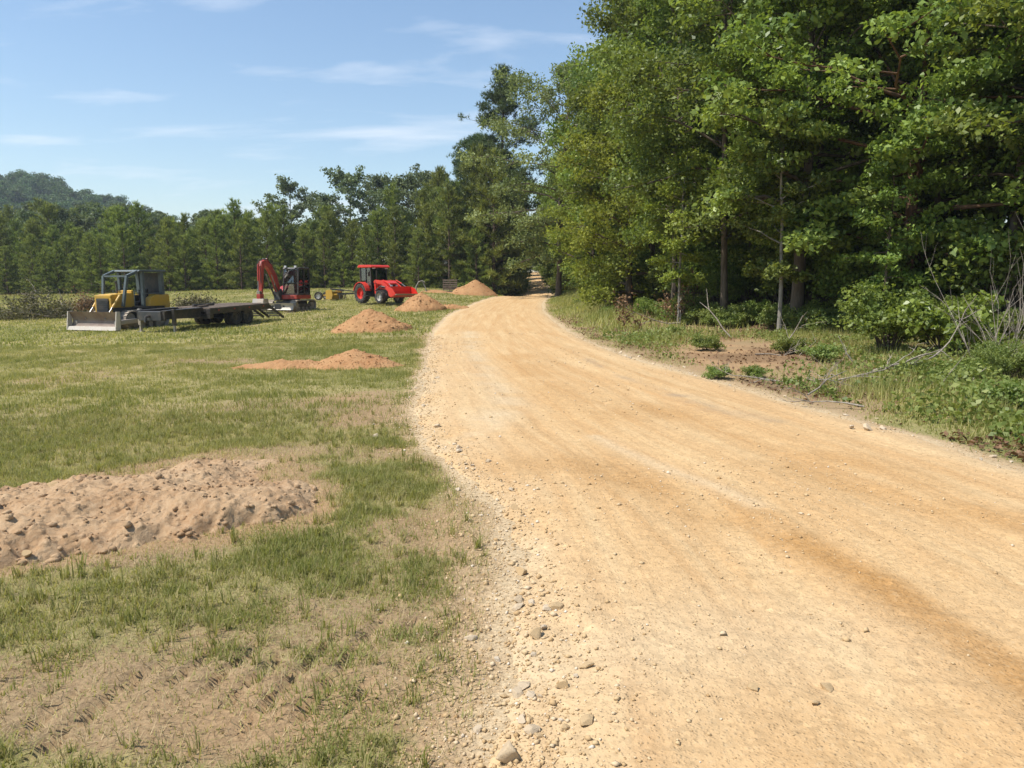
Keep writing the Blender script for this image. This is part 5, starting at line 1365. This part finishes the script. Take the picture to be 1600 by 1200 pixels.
def up_(t, h): return (t[0], t[1], t[2] + h)
limb('bare grey forked limb lying fallen in front of the bright shrub', up_(onpx(1352, 590), .05), (1, .25, .38), 1.5, 601, 4, .55, .035, 2)
limb('thin pale dead stick poking out of weeds left of fallen limb', up_(onpx(1342, 576), 0), (-.5, .1, .7), .75, 602, 1, .4, .014, 1)
limb('curved pale twig lying in the verge grass near the road', up_(onpx(1350, 640), .05), (-.9, .5, .22), .9, 603, 2, .4, .014, 2)
limb('broken pale stick standing in the green verge', up_(onpx(1518, 608), 0), (.25, 0, 1), .42, 604, 0, .3, .012, 1)
limb('slender dry stem leaning in the verge weeds', up_(onpx(1462, 615), 0), (.15, 0, 1), .85, 605, 0, .2, .008, 1)
limb('pale dead stem slanting down to the red earth bank', up_(onpx(1143, 528), 0), (-.7, .2, .75), 1.5, 606, 1, .5, .025, 1)
limb('fallen branch with withered pinkish-brown leaves on the wood edge', up_(onpx(1062, 512), .15), (-1, -.1, .12), 1.8, 607, 4, .6, .03, 2, 'dead_wood', 'dead_branch', (12, .13, .11, 'dead_leaf'))
limb('upright withered branch with brown leaves at the dark wood edge', up_(onpx(1062, 510), .0), (.1, 0, 1), 1.2, 608, 3, .5, .025, 2, 'dead_wood', 'dead_branch', (10, .12, .10, 'dead_leaf'))
limb('heap of grey twigs lying on dark soil beside the road edge', up_(onpx(1262, 622), .04), (.8, .5, .16), 1.0, 609, 5, .8, .014, 2)
for i, (u, v, dd, L_n, lab) in enumerate([(1180, 556, (1, .3, .1), 1.3, 'grey stick lying across the red earth bank'), (1010, 528, (1, .2, .15), 1.4, 'thin grey branch on the litter below the withered leaves'), (1240, 600, (-1, .4, .12), 1.0, 'pale stick on the dark soil beside twig heap'),
                                          (1300, 600, (.9, -.3, .2), 1.1, 'forked twig lying in the rough grass beside twig heap'), (1540, 655, (.8, .6, .1), 1.0, 'bleached stick in the grass below the leafy bush'), (1225, 545, (.3, .1, .6), .9, 'short broken stub at the pale sapling foot')]):
    limb(lab, up_(onpx(u, v), .04), dd, L_n, 640 + i, 3, .5, .018, 2)
e = empty('dead_brush', onpx(1570, 572)); tag(e, 'tall bare grey dead brush standing above the olive bush', 'dead brush')
sg = []
for i in range(30):
    segs, grow, rng = deadlimb(620 + i, 1, 2, .28, .02, wob=.07)
    a = RND.uniform(-.9, .9); grow(np.array([RND.uniform(-.5, .5), RND.uniform(-.4, .4), -.05]), unit(np.array([[math.sin(a) * .8, RND.uniform(-.4, .4), 1.]]))[0], RND.uniform(.9, 2.1), .010, 2); sg += segs
link('stems', tubemesh('stems', sg, 5), M['dead_wood'], e)

# brush heaps in the field
def brushheap(label, u, v, wpx, hh, seed, leafy=True):
    p = gp(u, v); w = wpx / F * p.y / 2; rng = np.random.default_rng(seed); cy = p.y + w * .5; e = empty('brush_pile', onground(p.x, cy)); tag(e, label, 'brush pile')
    segs = []; ends = []
    for i in range(190):
        r_ = rng.random() ** .6; a = rng.random() * 6.283; q = np.array([math.cos(a) * r_ * w, math.sin(a) * r_ * w * .6, 0]); q[2] = hh * (1 - r_ ** 2) * rng.random()
        d_ = unit(rng.normal(size=(1, 3)) * (1, 1, .35) + (0, 0, .15))[0]; l = rng.uniform(.4, 1.3); q2 = q + d_ * l; q2[2] = max(q2[2], .02)
        segs.append(([Vector(q), Vector((q + q2) / 2 + rng.normal(0, .06, 3)), Vector(q2)], [.022, .016, .006])); ends += [q, (q + q2) / 2, q2]
    link('twigs', tubemesh('twigs', segs, 4), M['dead_wood'], e); ends = np.array(ends); idx = np.repeat(np.arange(len(ends)), 9)
    C = ends[idx] + rng.normal(0, .16, (len(idx), 3)); C[:, 2] = np.abs(C[:, 2])
    link('withered_leaves', leaves('withered_leaves', C, .13 * rng.uniform(.6, 1.3, len(C)), rng, .5), M['brush_leaf' if leafy else 'dead_leaf'], e)
    return e
brushheap('large heap of cut withered brush left of the bulldozer', 40, 500, 130, 1.6, 701)
brushheap('reddish-brown brush heap behind the bulldozer blade', 138, 489, 60, .8, 702, False)
brushheap('low strip of dry weeds and debris behind the trailer deck', 305, 481, 50, .10, 703)
limb('pale bare pole sticking out of the large brush heap', up_(onpx(112, 492), .2), (-.75, 0, .85), 1.6, 704, 1, .3, .035, 1)

# ------------------------------------------------------------------ summer haze
hm = bpy.data.materials.new('haze'); hm.use_nodes = True
hn = hm.node_tree.nodes; hn.remove(hn['Principled BSDF'])
pv = hn.new('ShaderNodeVolumePrincipled'); pv.inputs['Color'].default_value = (.80, .88, 1.0, 1); pv.inputs['Density'].default_value = 0.0003; pv.inputs['Anisotropy'].default_value = .2
hm.node_tree.links.new(pv.outputs[0], hn['Material Output'].inputs['Volume'])
lowest = min(float(Z.min()), -2.0)
tag(MB().box(-905, 905, -66, 1406, lowest - 2, 95).build('haze', hm), 'thin blue summer haze in the air over field and hill', 'haze', kind='stuff')
